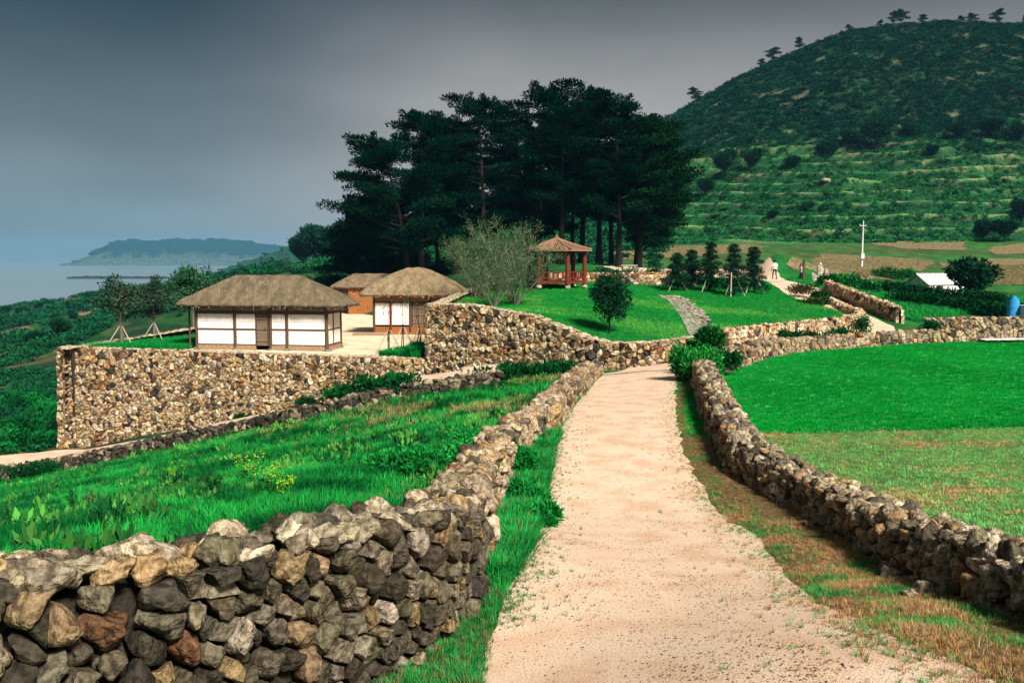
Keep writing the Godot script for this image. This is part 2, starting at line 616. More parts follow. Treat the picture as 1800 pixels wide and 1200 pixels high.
func build_heights() -> void:
	# under and around the camera
	for a in [[0, 0, -2.2], [-4, 0, -2.1], [4, 0, -2.3], [0, -10, -1.8], [-10, -8, -2.0], [10, -8, -2.2], [0, -40, -1.5], [-40, -30, -6.0], [40, -30, -1.0],
		[1.2, 5.6, -2.62], [-1.2, 5.3, -3.12], [-2.2, 4.0, -3.0], [-0.75, 6.7, -3.2], [-3.6, 6.2, -2.5], [5, 5.6, -2.6], [1.2, 8.5, -3.16], [-0.6, 8.5, -3.12], [4, 8.5, -3.05], [1.4, 10.7, -3.5], [1.8, 14.5, -4.0], [2.5, 22, -4.02], [3.4, 28, -4.22], [4.8, 36, -4.42],
		[0.2, 14.5, -3.95], [0.6, 22, -4.1], [1.8, 28, -4.3], [-4, 8, -2.7], [-3.5, 14, -3.6], [-2.5, 20, -4.25], [-0.5, 27, -4.55], [6, 20, -3.95], [10, 15, -3.6], [12, 25, -3.9], [20, 30, -3.9], [15, 42, -4.12], [26, 47, -4.15],
		[35, 47, -4.1], [25, 15, -3.4], [6, 11, -3.35], [9, 8, -3.0], [45, 25, -3.0], [4.5, 20, -3.95], [5.2, 28, -4.1], [7.5, 34, -4.15], [12.5, 43.8, -4.2], [16.3, 47, -4.2], [20.3, 52, -4.1], [20.3, 57, -3.6], [20.2, 62.5, -2.9], [21.6, 72, -2.2], [23.4, 84, -1.95], [24.5, 95, -1.6],
		# below the yard and the lawn, which are sheets of their own
		[-15, 58, -8.5], [-8, 58, -7.5], [-3, 55, -6.8], [-12, 72, -7.0], [-20, 62, -9.5], [4, 50, -3.9], [10, 50, -4.0], [15, 53, -3.9], [0, 52, -4.2], [5, 66, -2.5], [12, 66, -2.6], [3, 43, -4.5], [-1, 47, -5.5],
		[-10, 96, -4.4], [-22, 92, -6.5], [-28, 66, -11.0], [9, 90, -0.7], [0, 90, -0.8], [-8, 92, -2.4], [9, 78, -1.2], [0, 78, -1.5], [15, 80, -1.7],
		[29.6, 65, -3.5], [34, 85, -3.2], [37, 70, -3.6], [33, 56, -4.1], [24, 57, -4.0], [45, 60, -3.8],
		# far anchors
		[-600, 700, -34], [600, 600, 6], [150, 500, 8], [400, 200, 8], [300, 50, 2], [120, 60, -2], [-300, 150, -30], [-150, 60, -22], [-120, 20, -16], [-60, 20, -10], [-220, 520, -31], [-120, 520, -31], [-60, 520, -30], [0, 520, -20], [60, 420, 0], [-400, 420, -33], [0, 1500, -40], [-900, 1500, -45]]:
		kp(a[0], a[1], a[2])
	kpx([[850, 720, 30], [700, 697, 38], [450, 757, 41], [0, 848, 44], [840, 680, 36], [450, 850, 22], [100, 872, 28], [0, 950, 14], [740, 681, 45], [848, 669, 42.5], [989, 654, 40.5], [1117, 650, 38.5], [1199, 638, 37.8], [400, 747, 48], [95, 795, 50], [250, 768, 49],
		[20, 805, 48.5], [0, 700, 75], [0, 640, 110], [50, 600, 170], [0, 562, 290], [0, 547, 380], [130, 533, 420], [230, 522, 430], [400, 492, 400], [480, 473, 330], [560, 456, 260], [640, 449, 230], [740, 445, 220],
		[560, 472, 160], [480, 486, 150], [400, 520, 150], [250, 562, 150], [150, 580, 200], [60, 745, 58],
		[1640, 520, 85], [1780, 538, 72], [1450, 490, 92], [1500, 480, 110], [1500, 456, 150], [1780, 442, 160], [1780, 482, 120], [1780, 512, 95], [1100, 440, 150], [1300, 430, 175], [1500, 430, 180], [1750, 425, 185], [950, 445, 180], [1330, 476, 95], [1250, 476, 86]])
	var s := solve(KP, 3.0)
	KW = s[0]
	KM = s[1]
	var n := NF + NB + 1
	HG.resize(NR * n)
	for k in n:
		var an := angle_of(k)
		for j in NR:
			var r := radius_of(j)
			var x := r * sin(an)
			var z := r * cos(an)
			var y := spread(KP, KW, KM, 3.0, x, z)
			var far := smoothstep(60.0, 160.0, r)
			y += nz2.get_noise_2d(x * 0.012, z * 0.012) * 2.2 * far * smoothstep(0.0, -60.0, x - 10.0) + nz2.get_noise_2d(x * 0.35, z * 0.35) * 0.012
			HG[j * n + k] = y
	# the lawn: level with the top of its wall, rising to the grove
	for a in [[744, 537, 45.4], [818, 538, 44.2], [872, 547, 43.4], [930, 557, 42.4], [989, 580, 41.4], [1028, 596, 40.7], [1067, 605, 40], [1094, 606, 39.6], [1144, 605, 38.9], [1199, 597, 38.4], [1242, 603, 40.5], [1075, 590, 41.5],
		[1290, 584, 44.3], [1360, 575, 46.9], [1493, 562, 51.3], [1520, 553, 54], [1440, 540, 56], [1300, 568, 47], [1200, 560, 47], [1000, 506, 58], [1100, 511, 60], [1165, 521, 57.5], [1215, 508, 62], [1330, 514, 62], [1420, 522, 62], [850, 540, 46], [850, 510, 60], [880, 496, 75], [1100, 497, 66], [1250, 490, 70], [1000, 492, 66]]:
		var p := at(a[0], a[1], a[2])
		LP.append(Vector3(p.x, a[2], p.y))
	s = solve(LP, 1.5)
	LW = s[0]
	LM = s[1]

# ------------------------------------------------------------------ sheets
func sheet(poly: PackedVector2Array, step: float, lift: float, height: Callable, rough_edge := 0.0) -> ArrayMesh:
	# a sheet of ground inside a polygon of (x, z), following a height
	var edge := PackedVector2Array()
	for i in poly.size():
		var p := poly[i]
		var q := poly[(i + 1) % poly.size()]
		var k := maxi(1, int(p.distance_to(q) / step))
		for j in k:
			var e := p.lerp(q, float(j) / k)
			if rough_edge > 0.0:
				var nn := (q - p).orthogonal().normalized()
				e += nn * rough_edge * nz2.get_noise_2d(e.x * 1.3, e.y * 1.3) * 2.0
			edge.append(e)
	var pts := edge.duplicate()
	var lo := edge[0]
	var hi := edge[0]
	for p in edge:
		lo = lo.min(p)
		hi = hi.max(p)
	var ny := int((hi.y - lo.y) / step)
	var nx := int((hi.x - lo.x) / step)
	for j in ny + 1:
		for i in nx + 1:
			var p := Vector2(lo.x + (i + 0.5 * (j & 1)) * step, lo.y + j * step) + Vector2(rng.randf() - 0.5, rng.randf() - 0.5) * step * 0.2
			if Geometry2D.is_point_in_polygon(p, edge): pts.append(p)
	var tri := Geometry2D.triangulate_delaunay(pts)
	var a := acc()
	for p in pts:
		a.v.append(Vector3(p.x, (height as Callable).call(p.x, p.y) + lift, -p.y))
		a.n.append(Vector3.ZERO)
	for k in range(0, tri.size(), 3):
		var p0 := pts[tri[k]]
		var p1 := pts[tri[k + 1]]
		var p2 := pts[tri[k + 2]]
		if not Geometry2D.is_point_in_polygon((p0 + p1 + p2) / 3.0, edge): continue
		var i0 := tri[k]
		var i1 := tri[k + 1]
		var i2 := tri[k + 2]
		var nn: Vector3 = (a.v[i2] - a.v[i0]).cross(a.v[i1] - a.v[i0])
		if nn.y < 0.0:
			var t := i1
			i1 = i2
			i2 = t
			nn = -nn
		a.i.append_array(PackedInt32Array([i0, i1, i2]))
		for q in [i0, i1, i2]: a.n[q] += nn
	for k in a.n.size(): a.n[k] = a.n[k].normalized() if a.n[k].length() > 0 else Vector3.UP
	return bake(a)

func land(x: float, z: float) -> float: return H(x, z)
func flat_yard(_x: float, _z: float) -> float: return -4.93
func lawn_height(x: float, z: float) -> float: return HL(x, z)

func thick(pts: PackedVector2Array, w: float) -> PackedVector2Array:
	var l := PackedVector2Array()
	var r := PackedVector2Array()
	for i in pts.size():
		var d := (pts[mini(i + 1, pts.size() - 1)] - pts[maxi(i - 1, 0)]).normalized().orthogonal()
		l.append(pts[i] + d * w * 0.5)
		r.append(pts[i] - d * w * 0.5)
	r.reverse()
	l.append_array(r)
	return l

# ------------------------------------------------------------------ the ground
func grass_tone(x: float, z: float) -> Color:
	var a := nz2.get_noise_2d(x * 0.05 + 3.0, z * 0.05)
	var b := nz2.get_noise_2d(x * 0.25, z * 0.25 + 9.0)
	var c := Color(0.008, 0.15, 0.03).lerp(Color(0.012, 0.25, 0.045), smoothstep(-0.3, 0.4, a + b * 0.5))
	return c.lerp(Color(0.16, 0.15, 0.06), smoothstep(0.25, 0.6, b - a * 0.6) * 0.7)

func coast_tone(x: float, z: float) -> Color:
	# small fields below the farm: greens, some bare earth, banks between them
	var w := Vector2(x, z * 0.55) + Vector2(nz2.get_noise_2d(x * 0.03, z * 0.03), nz2.get_noise_2d(x * 0.03 + 40.0, z * 0.03)) * 14.0
	var cell := Vector2(floorf(w.x / 17.0), floorf(w.y / 6.5))
	var h := fposmod(sin(cell.x * 12.99 + cell.y * 78.23) * 43758.5, 1.0)
	var c := Color(0.008, 0.065, 0.026)
	if h > 0.86: c = Color(0.24, 0.15, 0.09)
	elif h > 0.55: c = Color(0.02, 0.12, 0.035)
	elif h > 0.4: c = Color(0.07, 0.13, 0.05)
	var edge := minf(fposmod(w.y / 6.5, 1.0), fposmod(-w.y / 6.5, 1.0))
	c = c.lerp(Color(0.006, 0.045, 0.02), smoothstep(0.2, 0.05, edge))
	return c.lerp(Color(0.012, 0.095, 0.03), clampf(0.25 + nz2.get_noise_2d(x * 0.08, z * 0.08), 0.0, 1.0) * 0.6)

func build_ground() -> void:
	var n := NF + NB + 1
	var a := acc()
	for j in NR:
		for k in n:
			var an := angle_of(k)
			var r := radius_of(j)
			var x := r * sin(an)
			var z := r * cos(an)
			a.v.append(Vector3(x, HG[j * n + k], -z))
			var c := grass_tone(x, z)
			if r > 42.0: c = c.lerp(coast_tone(x, z), smoothstep(42.0, 55.0, r) * smoothstep(8.0, -6.0, x - z * 0.02))
			if x > 0.0: c = c.lerp(Color(0.10, 0.13, 0.05), smoothstep(90.0, 120.0, z) * (0.5 + 0.5 * nz2.get_noise_2d(x * 0.03, z * 0.06)))
			var shore := smoothstep(SEA + 2.5, SEA + 0.5, HG[j * n + k])
			a.c.append(c.lerp(Color(0.22, 0.2, 0.17), shore))
	for j in NR - 1:
		for k in n - 1:
			var o := j * n + k
			a.i.append_array(PackedInt32Array([o, o + 1, o + n, o + 1, o + n + 1, o + n]))
	# the disc under the camera
	var mid: int = a.v.size()
	a.v.append(Vector3(0, HG[0], 0))
	a.c.append(grass_tone(0, 0))
	for k in n - 1: a.i.append_array(PackedInt32Array([mid, k + 1, k]))
	a.n = smooth_normals(a)
	struct("ground", bake(a), M.terrain)
	# the hill
	a = acc()
	var nu := 330
	var nw := 190
	for j in nw + 1:
		var z := 176.0 + 160.0 * pow(float(j) / nw, 1.15) + (180.0 * pow(maxf(0.0, (j - nw * 0.86) / (nw * 0.14)), 2.0))
		for k in nu + 1:
			var u := lerpf(-95.0, 430.0, pow(float(k) / nu, 1.12))
			var x := u * z / 330.0
			var y := HH(x, z) - 2.0 * smoothstep(187.0, 178.0, z) - 1.5 * smoothstep(-70.0, -95.0, u)
			a.v.append(Vector3(x, y, -z))
			var up := smoothstep(18.0, 42.0, y)
			var p := nz2.get_noise_2d(x * 0.02, z * 0.03)
			var q := nz2.get_noise_2d(x * 0.09 + 5.0, z * 0.12)
			var c := Color(0.016, 0.15, 0.05).lerp(Color(0.05, 0.27, 0.075), smoothstep(-0.2, 0.4, p + q * 0.4))
			c = c.lerp(Color(0.22, 0.19, 0.10), smoothstep(0.26, 0.5, nz2.get_noise_2d(x * 0.018 + 5.0, z * 0.16)) * 0.8)
			var wood := Color(0.005, 0.035, 0.018).lerp(Color(0.014, 0.06, 0.022), smoothstep(-0.2, 0.5, q))
			wood = wood.lerp(Color(0.20, 0.19, 0.15), smoothstep(0.38, 0.55, nz2.get_noise_2d(x * 0.05 + 90.0, z * 0.12)) * 0.7)
			var ph := terrace_phase(x, z)
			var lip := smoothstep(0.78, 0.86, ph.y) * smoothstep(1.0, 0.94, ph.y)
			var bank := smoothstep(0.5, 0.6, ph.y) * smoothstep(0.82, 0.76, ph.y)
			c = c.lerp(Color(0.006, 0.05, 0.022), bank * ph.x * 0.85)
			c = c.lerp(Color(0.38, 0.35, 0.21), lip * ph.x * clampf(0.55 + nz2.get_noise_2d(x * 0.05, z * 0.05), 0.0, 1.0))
			a.c.append(c.lerp(wood, up * (1.0 - ph.x * 0.5)))
	for j in nw:
		for k in nu:
			var o := j * (nu + 1) + k
			a.i.append_array(PackedInt32Array([o, o + nu + 1, o + 1, o + 1, o + nu + 1, o + nu + 2]))
	a.n = smooth_normals(a)
	struct("hill", bake(a), M.hill)
	# the sea
	var sea := PlaneMesh.new()
	sea.size = Vector2(7000, 4400)
	var so := struct("sea", sea, M.sea)
	so.position = Vector3(-1300, SEA, -2300)
	headlands()
	# the lane, its bend, the path behind the pines
	var left := hp([[830, 1200], [868, 1110], [888, 1050], [925, 980], [952, 900], [963, 850], [973, 800], [987, 750], [1008, 705], [1030, 672], [1046, 654]])
	var right := hp([[1190, 655], [1187, 700], [1190, 750], [1205, 800], [1228, 850], [1245, 880], [1285, 921], [1332, 945], [1366, 995], [1421, 1054], [1503, 1100], [1580, 1130], [1662, 1167], [1733, 1200]])
	right.reverse()
	var lane := PackedVector2Array([Vector2(-0.5, -12), Vector2(-0.35, 2.5)])
	lane.append_array(left)
	lane.append_array(PackedVector2Array([Vector2(3.6, 38.6), Vector2(7.0, 38.0)]))
	var tail := right
	tail.append(Vector2(6.4, 36))
	var fixed := PackedVector2Array(tail)
	fixed.reverse()
	lane.append_array(fixed)
	lane.append_array(PackedVector2Array([Vector2(2.75, 2.5), Vector2(2.9, -12)]))
	struct("road", sheet(lane, 0.3, 0.035, land, 0.06), M.road)
	struct("road", sheet(thick(PackedVector2Array([Vector2(5.0, 35.5), Vector2(6.4, 38.6), Vector2(9, 41.2), Vector2(12.5, 44.0), Vector2(16.3, 47.2), Vector2(19.4, 51), Vector2(20.7, 55), Vector2(20.6, 60), Vector2(20.9, 66), Vector2(21.8, 72), Vector2(23.4, 84), Vector2(24.5, 95), Vector2(25.5, 112)]), 3.3), 0.8, 0.06, land, 0.1), M.road)
	struct("path", sheet(thick(PackedVector2Array([Vector2(22.6, 79), Vector2(18, 81.5), Vector2(13, 82.5), Vector2(8, 80)]), 3.4), 1.0, 0.09, land, 0.2), M.road)
	# fields
	var r1 := r1_line()
	var crop := PackedVector2Array([Vector2(4.9, 21.3)])
	for i in r1.size():
		if r1[i].y > 21.0 : crop.insert(0, r1[i] + Vector2(0.5, 0))
	crop = PackedVector2Array([Vector2(3.9, 21.2), Vector2(4.6, 24.5), Vector2(5.3, 28.5), Vector2(6.6, 32.0), Vector2(8, 33.6), Vector2(12.6, 40.4), Vector2(16.4, 43.2), Vector2(19.7, 45.4), Vector2(26, 46.8), Vector2(60, 47.5), Vector2(60, 20.5), Vector2(30, 20.8), Vector2(12, 21.3)])
	struct("field", sheet(crop, 0.7, 0.03, land, 0.35), M.crop)
	for f in [[[1045, 440], [1120, 436], [1200, 433], [1330, 430], [1345, 442], [1240, 450], [1150, 455], [1060, 458]],
		[[1372, 462], [1390, 452], [1440, 446], [1520, 450], [1600, 455], [1645, 459], [1630, 470], [1600, 482], [1565, 492], [1510, 490], [1450, 480], [1400, 472]],
		[[1512, 414], [1580, 413], [1640, 416], [1700, 421], [1695, 440], [1600, 438], [1530, 430]],
		[[1690, 472], [1760, 467], [1840, 468], [1840, 500], [1760, 502], [1720, 492]],
		[[1735, 436], [1840, 424], [1850, 445], [1750, 448]],
		[[1650, 463], [1720, 455], [1840, 455], [1840, 463], [1660, 470]],
		[[5, 745], [30, 728], [66, 722], [70, 738], [35, 760], [8, 757]],
		[[-60, 668], [20, 664], [36, 674], [10, 682], [-60, 684]],
		[[2, 583], [40, 580], [48, 588], [4, 594]], [[130, 548], [165, 540], [175, 548], [140, 556]]]:
		struct("field", sheet(hp(f), 2.0, 0.07, land, 0.7), M.soil)
	# the yard of the farmstead and the lawn, both held up by stone walls
	var yard := PackedVector2Array([Vector2(-24.4, 51.2), Vector2(-4.3, 45.4), Vector2(-2.6, 60), Vector2(-1.0, 75), Vector2(0, 100), Vector2(-30, 100), Vector2(-20, 84), Vector2(-17, 66), Vector2(-19.7, 58)])
	struct("yard", sheet(yard, 1.5, 0.0, flat_yard), M.yard)
	struct("lawn", sheet(lawn_poly(), 0.8, 0.0, lawn_height), M.turf)
	struct("grass_bed", sheet(PackedVector2Array([Vector2(-24.2, 51.4), Vector2(-17.6, 49.5), Vector2(-17.0, 56), Vector2(-16.0, 64), Vector2(-17.3, 64), Vector2(-19.6, 58)]), 0.8, 0.08, flat_yard, 0.2), M.turf)
	# flagstones across the lawn
	var fl := thing("stone_path", "pale grey flagstone path crossing the lawn towards the trimmed pines", "path", Vector3.ZERO)
	var bed := PackedVector2Array()
	var pl := [[1172, 521, 57.6], [1190, 532, 55], [1205, 548, 50.5], [1220, 568, 46.5], [1236, 590, 42.6]]
	for p in pl: bed.append(xz(p[0], p[2]))
	put("bed", sheet(thick(bed, 1.2), 0.5, 0.05, lawn_height), M.far_rock, fl)
	var fm := detail(mat(Color.WHITE, 0.9, T.lichen, 0.8, T.bump, 1.5, true), T.spots, 1.5)
	var z := 42.4
	while z < 57.6:
		var across := -0.62
		var dep := rng.randf_range(0.3, 0.42)
		var cx := 0.0
		for i in bed.size() - 1:
			if z <= bed[i].y and z >= bed[i + 1].y: cx = lerpf(bed[i].x, bed[i + 1].x, (z - bed[i].y) / (bed[i + 1].y - bed[i].y))
		if cx == 0.0: cx = bed[4].x if z < 43 else bed[0].x
		while across < 0.6:
			var w := rng.randf_range(0.2, 0.45)
			var s := acc()
			var pos := Vector3(cx + across + w * 0.5, HL(cx, z) + 0.05 + rng.randf_range(-0.02, 0.03), -(z + dep * 0.5 + rng.randf_range(-0.1, 0.1)))
			var g := rng.randf_range(0.26, 0.48)
			loose_rock(s, Transform3D(Basis(Vector3.UP, rng.randf_range(-0.2, 0.2)), pos), Vector3(w * 0.56, 0.07, dep * 0.55), 1, 0.0, Color(g, g * 0.97, g * 0.9), 10.0)
			put("paving_stone", bake(s), fm, fl)
			across += w
		z += dep

func lawn_poly() -> PackedVector2Array:
	var p := PackedVector2Array()
	for t in [[744, 45.5], [818, 44.3], [872, 43.5], [930, 42.5], [989, 41.5], [1028, 40.8], [1067, 40.1], [1094, 39.7], [1144, 39.0], [1204, 38.5]]: p.append(xz(t[0], t[1]))
	p.append_array(PackedVector2Array([Vector2(8.8, 40.6), Vector2(9.8, 43.6), Vector2(10.4, 44.4), Vector2(13.2, 47.0), Vector2(19.0, 52.5), Vector2(19.2, 55), Vector2(18.2, 60), Vector2(18.6, 66), Vector2(19.5, 72), Vector2(18, 77), Vector2(-0.7, 76), Vector2(-2.2, 60)]))
	return p

func smooth_normals(a: Dictionary) -> PackedVector3Array:
	var v: PackedVector3Array = a.v
	var idx: PackedInt32Array = a.i
	var ns := PackedVector3Array()
	ns.resize(v.size())
	for q in range(0, idx.size(), 3):
		var i0 := idx[q]
		var i1 := idx[q + 1]
		var i2 := idx[q + 2]
		var nn := (v[i2] - v[i0]).cross(v[i1] - v[i0])
		ns[i0] += nn
		ns[i1] += nn
		ns[i2] += nn
	for q in ns.size(): ns[q] = ns[q].normalized()
	return ns

func ridge_land(called: String, tops: Array, depth: float, rough: float, col: Color, cliff: Color, seed_: int) -> void:
	# far land standing in the sea: tops holds [px, py, z] of its skyline
	var a := acc()
	var nx := 160
	var nd := 24
	for i in nx + 1:
		var f := float(i) / nx * (tops.size() - 1)
		var k := mini(int(f), tops.size() - 2)
		var t := f - k
		var z := lerpf(tops[k][2], tops[k + 1][2], t)
		var p := at(lerpf(tops[k][0], tops[k + 1][0], t), lerpf(tops[k][1], tops[k + 1][1], t), z)
		for j in nd + 1:
			var s := float(j) / nd * 2.0 - 1.0
			var prof := pow(maxf(0.0, 1.0 - absf(s)), 0.55)
			var ni := nz2.get_noise_2d(i * 0.11 + seed_, j * 0.3) * rough * prof
			var y := lerpf(SEA - 4.0, p.y, prof) + ni * (p.y - SEA)
			a.v.append(Vector3(p.x + s * 0.0 + nz2.get_noise_2d(j * 0.4, i * 0.05 + seed_) * depth * 0.15, y, -(z + s * depth)))
			a.c.append(cliff.lerp(col, smoothstep(0.32, 0.5, prof + nz2.get_noise_2d(i * 0.2, j * 0.5) * 0.25)))
	for i in nx:
		for j in nd:
			var o := i * (nd + 1) + j
			a.i.append_array(PackedInt32Array([o, o + 1, o + nd + 1, o + 1, o + nd + 2, o + nd + 1]))
	a.n = smooth_normals(a)
	struct(called, bake(a), M.terrain_far)

func headlands() -> void:
	M.terrain_far = mat(Color.WHITE, 0.95, T.turf, 0.004, T.bump, 200.0, true)
	var green := Color(0.004, 0.045, 0.06)  # foliage colour with the blue of distance haze mixed in
	var rock := Color(0.07, 0.10, 0.11)  # cliff colour, tinted by the same painted haze
	ridge_land("headland", [[168, 452, 3300], [186, 449, 3300], [196, 430, 3300], [208, 422, 3300], [235, 421, 3300], [280, 422, 3300], [330, 419, 3300], [380, 419, 3300], [430, 424, 3300], [470, 428, 3300], [500, 433, 3300], [560, 430, 3300], [680, 430, 3300]], 260.0, 0.10, green, rock, 3)
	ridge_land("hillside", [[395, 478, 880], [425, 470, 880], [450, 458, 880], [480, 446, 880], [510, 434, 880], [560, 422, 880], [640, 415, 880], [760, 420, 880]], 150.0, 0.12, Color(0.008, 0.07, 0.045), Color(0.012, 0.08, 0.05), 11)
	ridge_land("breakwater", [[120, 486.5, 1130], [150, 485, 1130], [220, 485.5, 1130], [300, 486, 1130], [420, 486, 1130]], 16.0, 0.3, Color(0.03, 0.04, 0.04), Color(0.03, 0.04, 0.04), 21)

# ------------------------------------------------------------------ dry stone walls
const PAL_FIELD := [[3.0, 0.115, 0.106, 0.078], [2.2, 0.06, 0.055, 0.045], [1.5, 0.22, 0.20, 0.155], [0.8, 0.25, 0.19, 0.115], [0.25, 0.17, 0.09, 0.055], [0.6, 0.36, 0.33, 0.28], [1.4, 0.165, 0.155, 0.125]]
const PAL_LANE := [[2.0, 0.40, 0.345, 0.26], [1.4, 0.26, 0.23, 0.175], [1.4, 0.54, 0.47, 0.37], [0.9, 0.45, 0.32, 0.19], [0.9, 0.11, 0.098, 0.08], [0.35, 0.30, 0.16, 0.10]]
const PAL_TERRACE := [[2.6, 0.54, 0.42, 0.29], [2.2, 0.68, 0.57, 0.43], [1.3, 0.55, 0.36, 0.20], [1.0, 0.32, 0.24, 0.17], [0.9, 0.085, 0.078, 0.075], [0.6, 0.27, 0.145, 0.09], [1.0, 0.74, 0.66, 0.55]]
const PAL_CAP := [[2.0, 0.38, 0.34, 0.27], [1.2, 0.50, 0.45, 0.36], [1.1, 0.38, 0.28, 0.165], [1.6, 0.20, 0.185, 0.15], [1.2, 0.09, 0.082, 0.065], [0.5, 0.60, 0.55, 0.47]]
const PAL_DARK := [[2.0, 0.06, 0.055, 0.05], [1.2, 0.13, 0.12, 0.1], [0.7, 0.32, 0.28, 0.22], [0.4, 0.42, 0.36, 0.28]]

func pick(pal: Array) -> Color:
	var total := 0.0
	for p in pal: total += p[0]
	var t := rng.randf() * total
	for p in pal:
		t -= p[0]
		if t <= 0.0:
			var k := rng.randf_range(0.75, 1.25)
			return Color(p[1] * k, p[2] * k * rng.randf_range(0.95, 1.04), p[3] * k * rng.randf_range(0.9, 1.08))
	return Color(0.2, 0.2, 0.2)

class Line:
	var p: PackedVector2Array
	var s: PackedFloat32Array
	var top: PackedFloat32Array
	var base: PackedFloat32Array
	var side := 1.0
	func total() -> float: return s[s.size() - 1]
	func seg(u: float) -> int:
		for i in s.size() - 2:
			if u < s[i + 1]: return i
		return s.size() - 2
	func mixed(a: PackedFloat32Array, u: float) -> float:
		var i := seg(u)
		return lerpf(a[i], a[i + 1], clampf((u - s[i]) / (s[i + 1] - s[i]), 0.0, 1.0))
	func pos(u: float) -> Vector3:
		var i := seg(u)
		var q := p[i].lerp(p[i + 1], (u - s[i]) / (s[i + 1] - s[i]))
		return Vector3(q.x, 0, -q.y)
	func dir(u: float) -> Vector3:
		var a := pos(maxf(0.0, u - 0.18))
		var b := pos(minf(total(), u + 0.18))
		return (b - a).normalized()
	func out(u: float) -> Vector3: return dir(u).cross(Vector3.UP) * side

func line(pts: PackedVector2Array, top: Array, base: Array, side := 1.0) -> Line:
	var l := Line.new()
	l.p = pts
	l.side = side
	l.s.append(0.0)
	for i in range(1, pts.size()): l.s.append(l.s[i - 1] + pts[i].distance_to(pts[i - 1]))
	for i in pts.size():
		l.top.append(top[i])
		l.base.append(base[i])
	return l

func cut(poly: PackedVector2Array, m: Vector2, n: Vector2) -> PackedVector2Array:   # keeps the side where (p - m)·n < 0
	var r := PackedVector2Array()
	var k := poly.size()
	for i in k:
		var a := poly[i]
		var b := poly[(i + 1) % k]
		var da := (a - m).dot(n)
		var db := (b - m).dot(n)
		if da <= 0.0: r.append(a)
		if (da < 0.0 and db > 0.0) or (da > 0.0 and db < 0.0): r.append(a.lerp(b, da / (da - db)))
	return r

func face_cells(l: Line, sx: float, sy: float, drop: float, topvar: float) -> Array:
	# the outline of every stone of a wall face, in (metres along, height)
	var ylo := 1e9
	var yhi := -1e9
	for i in l.top.size():
		ylo = minf(ylo, l.base[i])
		yhi = maxf(yhi, l.top[i])
	var nx := maxi(2, int(l.total() / sx))
	var ny := maxi(1, int((yhi - ylo) / sy))
	var w := l.total() / nx
	var seeds := {}
	for j in ny + 1:
		for i in nx:
			var u := (i + 0.5 + 0.25 * (1 if j & 1 else -1) + rng.randf_range(-0.36, 0.36)) * w
			var v := ylo + (j + 0.5 + rng.randf_range(-0.36, 0.36)) * sy
			u = clampf(u, 0.05, l.total() - 0.05)
			if v > l.mixed(l.top, u) - sy * 0.15 or v < l.mixed(l.base, u) - sy * 0.4: continue
			if rng.randf() < drop: continue
			seeds[Vector2i(i, j)] = Vector2(u, v)
	var cells := []
	for key in seeds:
		var s: Vector2 = seeds[key]
		var top := l.mixed(l.top, s.x) + rng.randf_range(-topvar, topvar)
		var x0 := maxf(0.0, s.x - sx * 1.5)
		var x1 := minf(l.total(), s.x + sx * 1.5)
		var y0 := s.y - sy * 1.6
		var y1 := minf(s.y + sy * 1.6, maxf(top, s.y + sy * 0.3))
		var poly := PackedVector2Array([Vector2(x0, y0), Vector2(x1, y0), Vector2(x1, y1), Vector2(x0, y1)])
		for dj in range(-2, 3):
			for di in range(-2, 3):
				if di == 0 and dj == 0: continue
				var o = seeds.get(key + Vector2i(di, dj))
				if o == null: continue
				poly = cut(poly, (s + o) * 0.5, o - s)
				if poly.size() < 3: break
			if poly.size() < 3: break
		if poly.size() < 3: continue
		var c := Vector2.ZERO
		for p in poly: c += p
		c /= poly.size()
		var area := 0.0
		for k in poly.size():
			var p := poly[k] - c
			var q := poly[(k + 1) % poly.size()] - c
			area += absf(p.cross(q)) * 0.5
		cells.append({"c": c, "poly": poly, "area": area})
	return cells

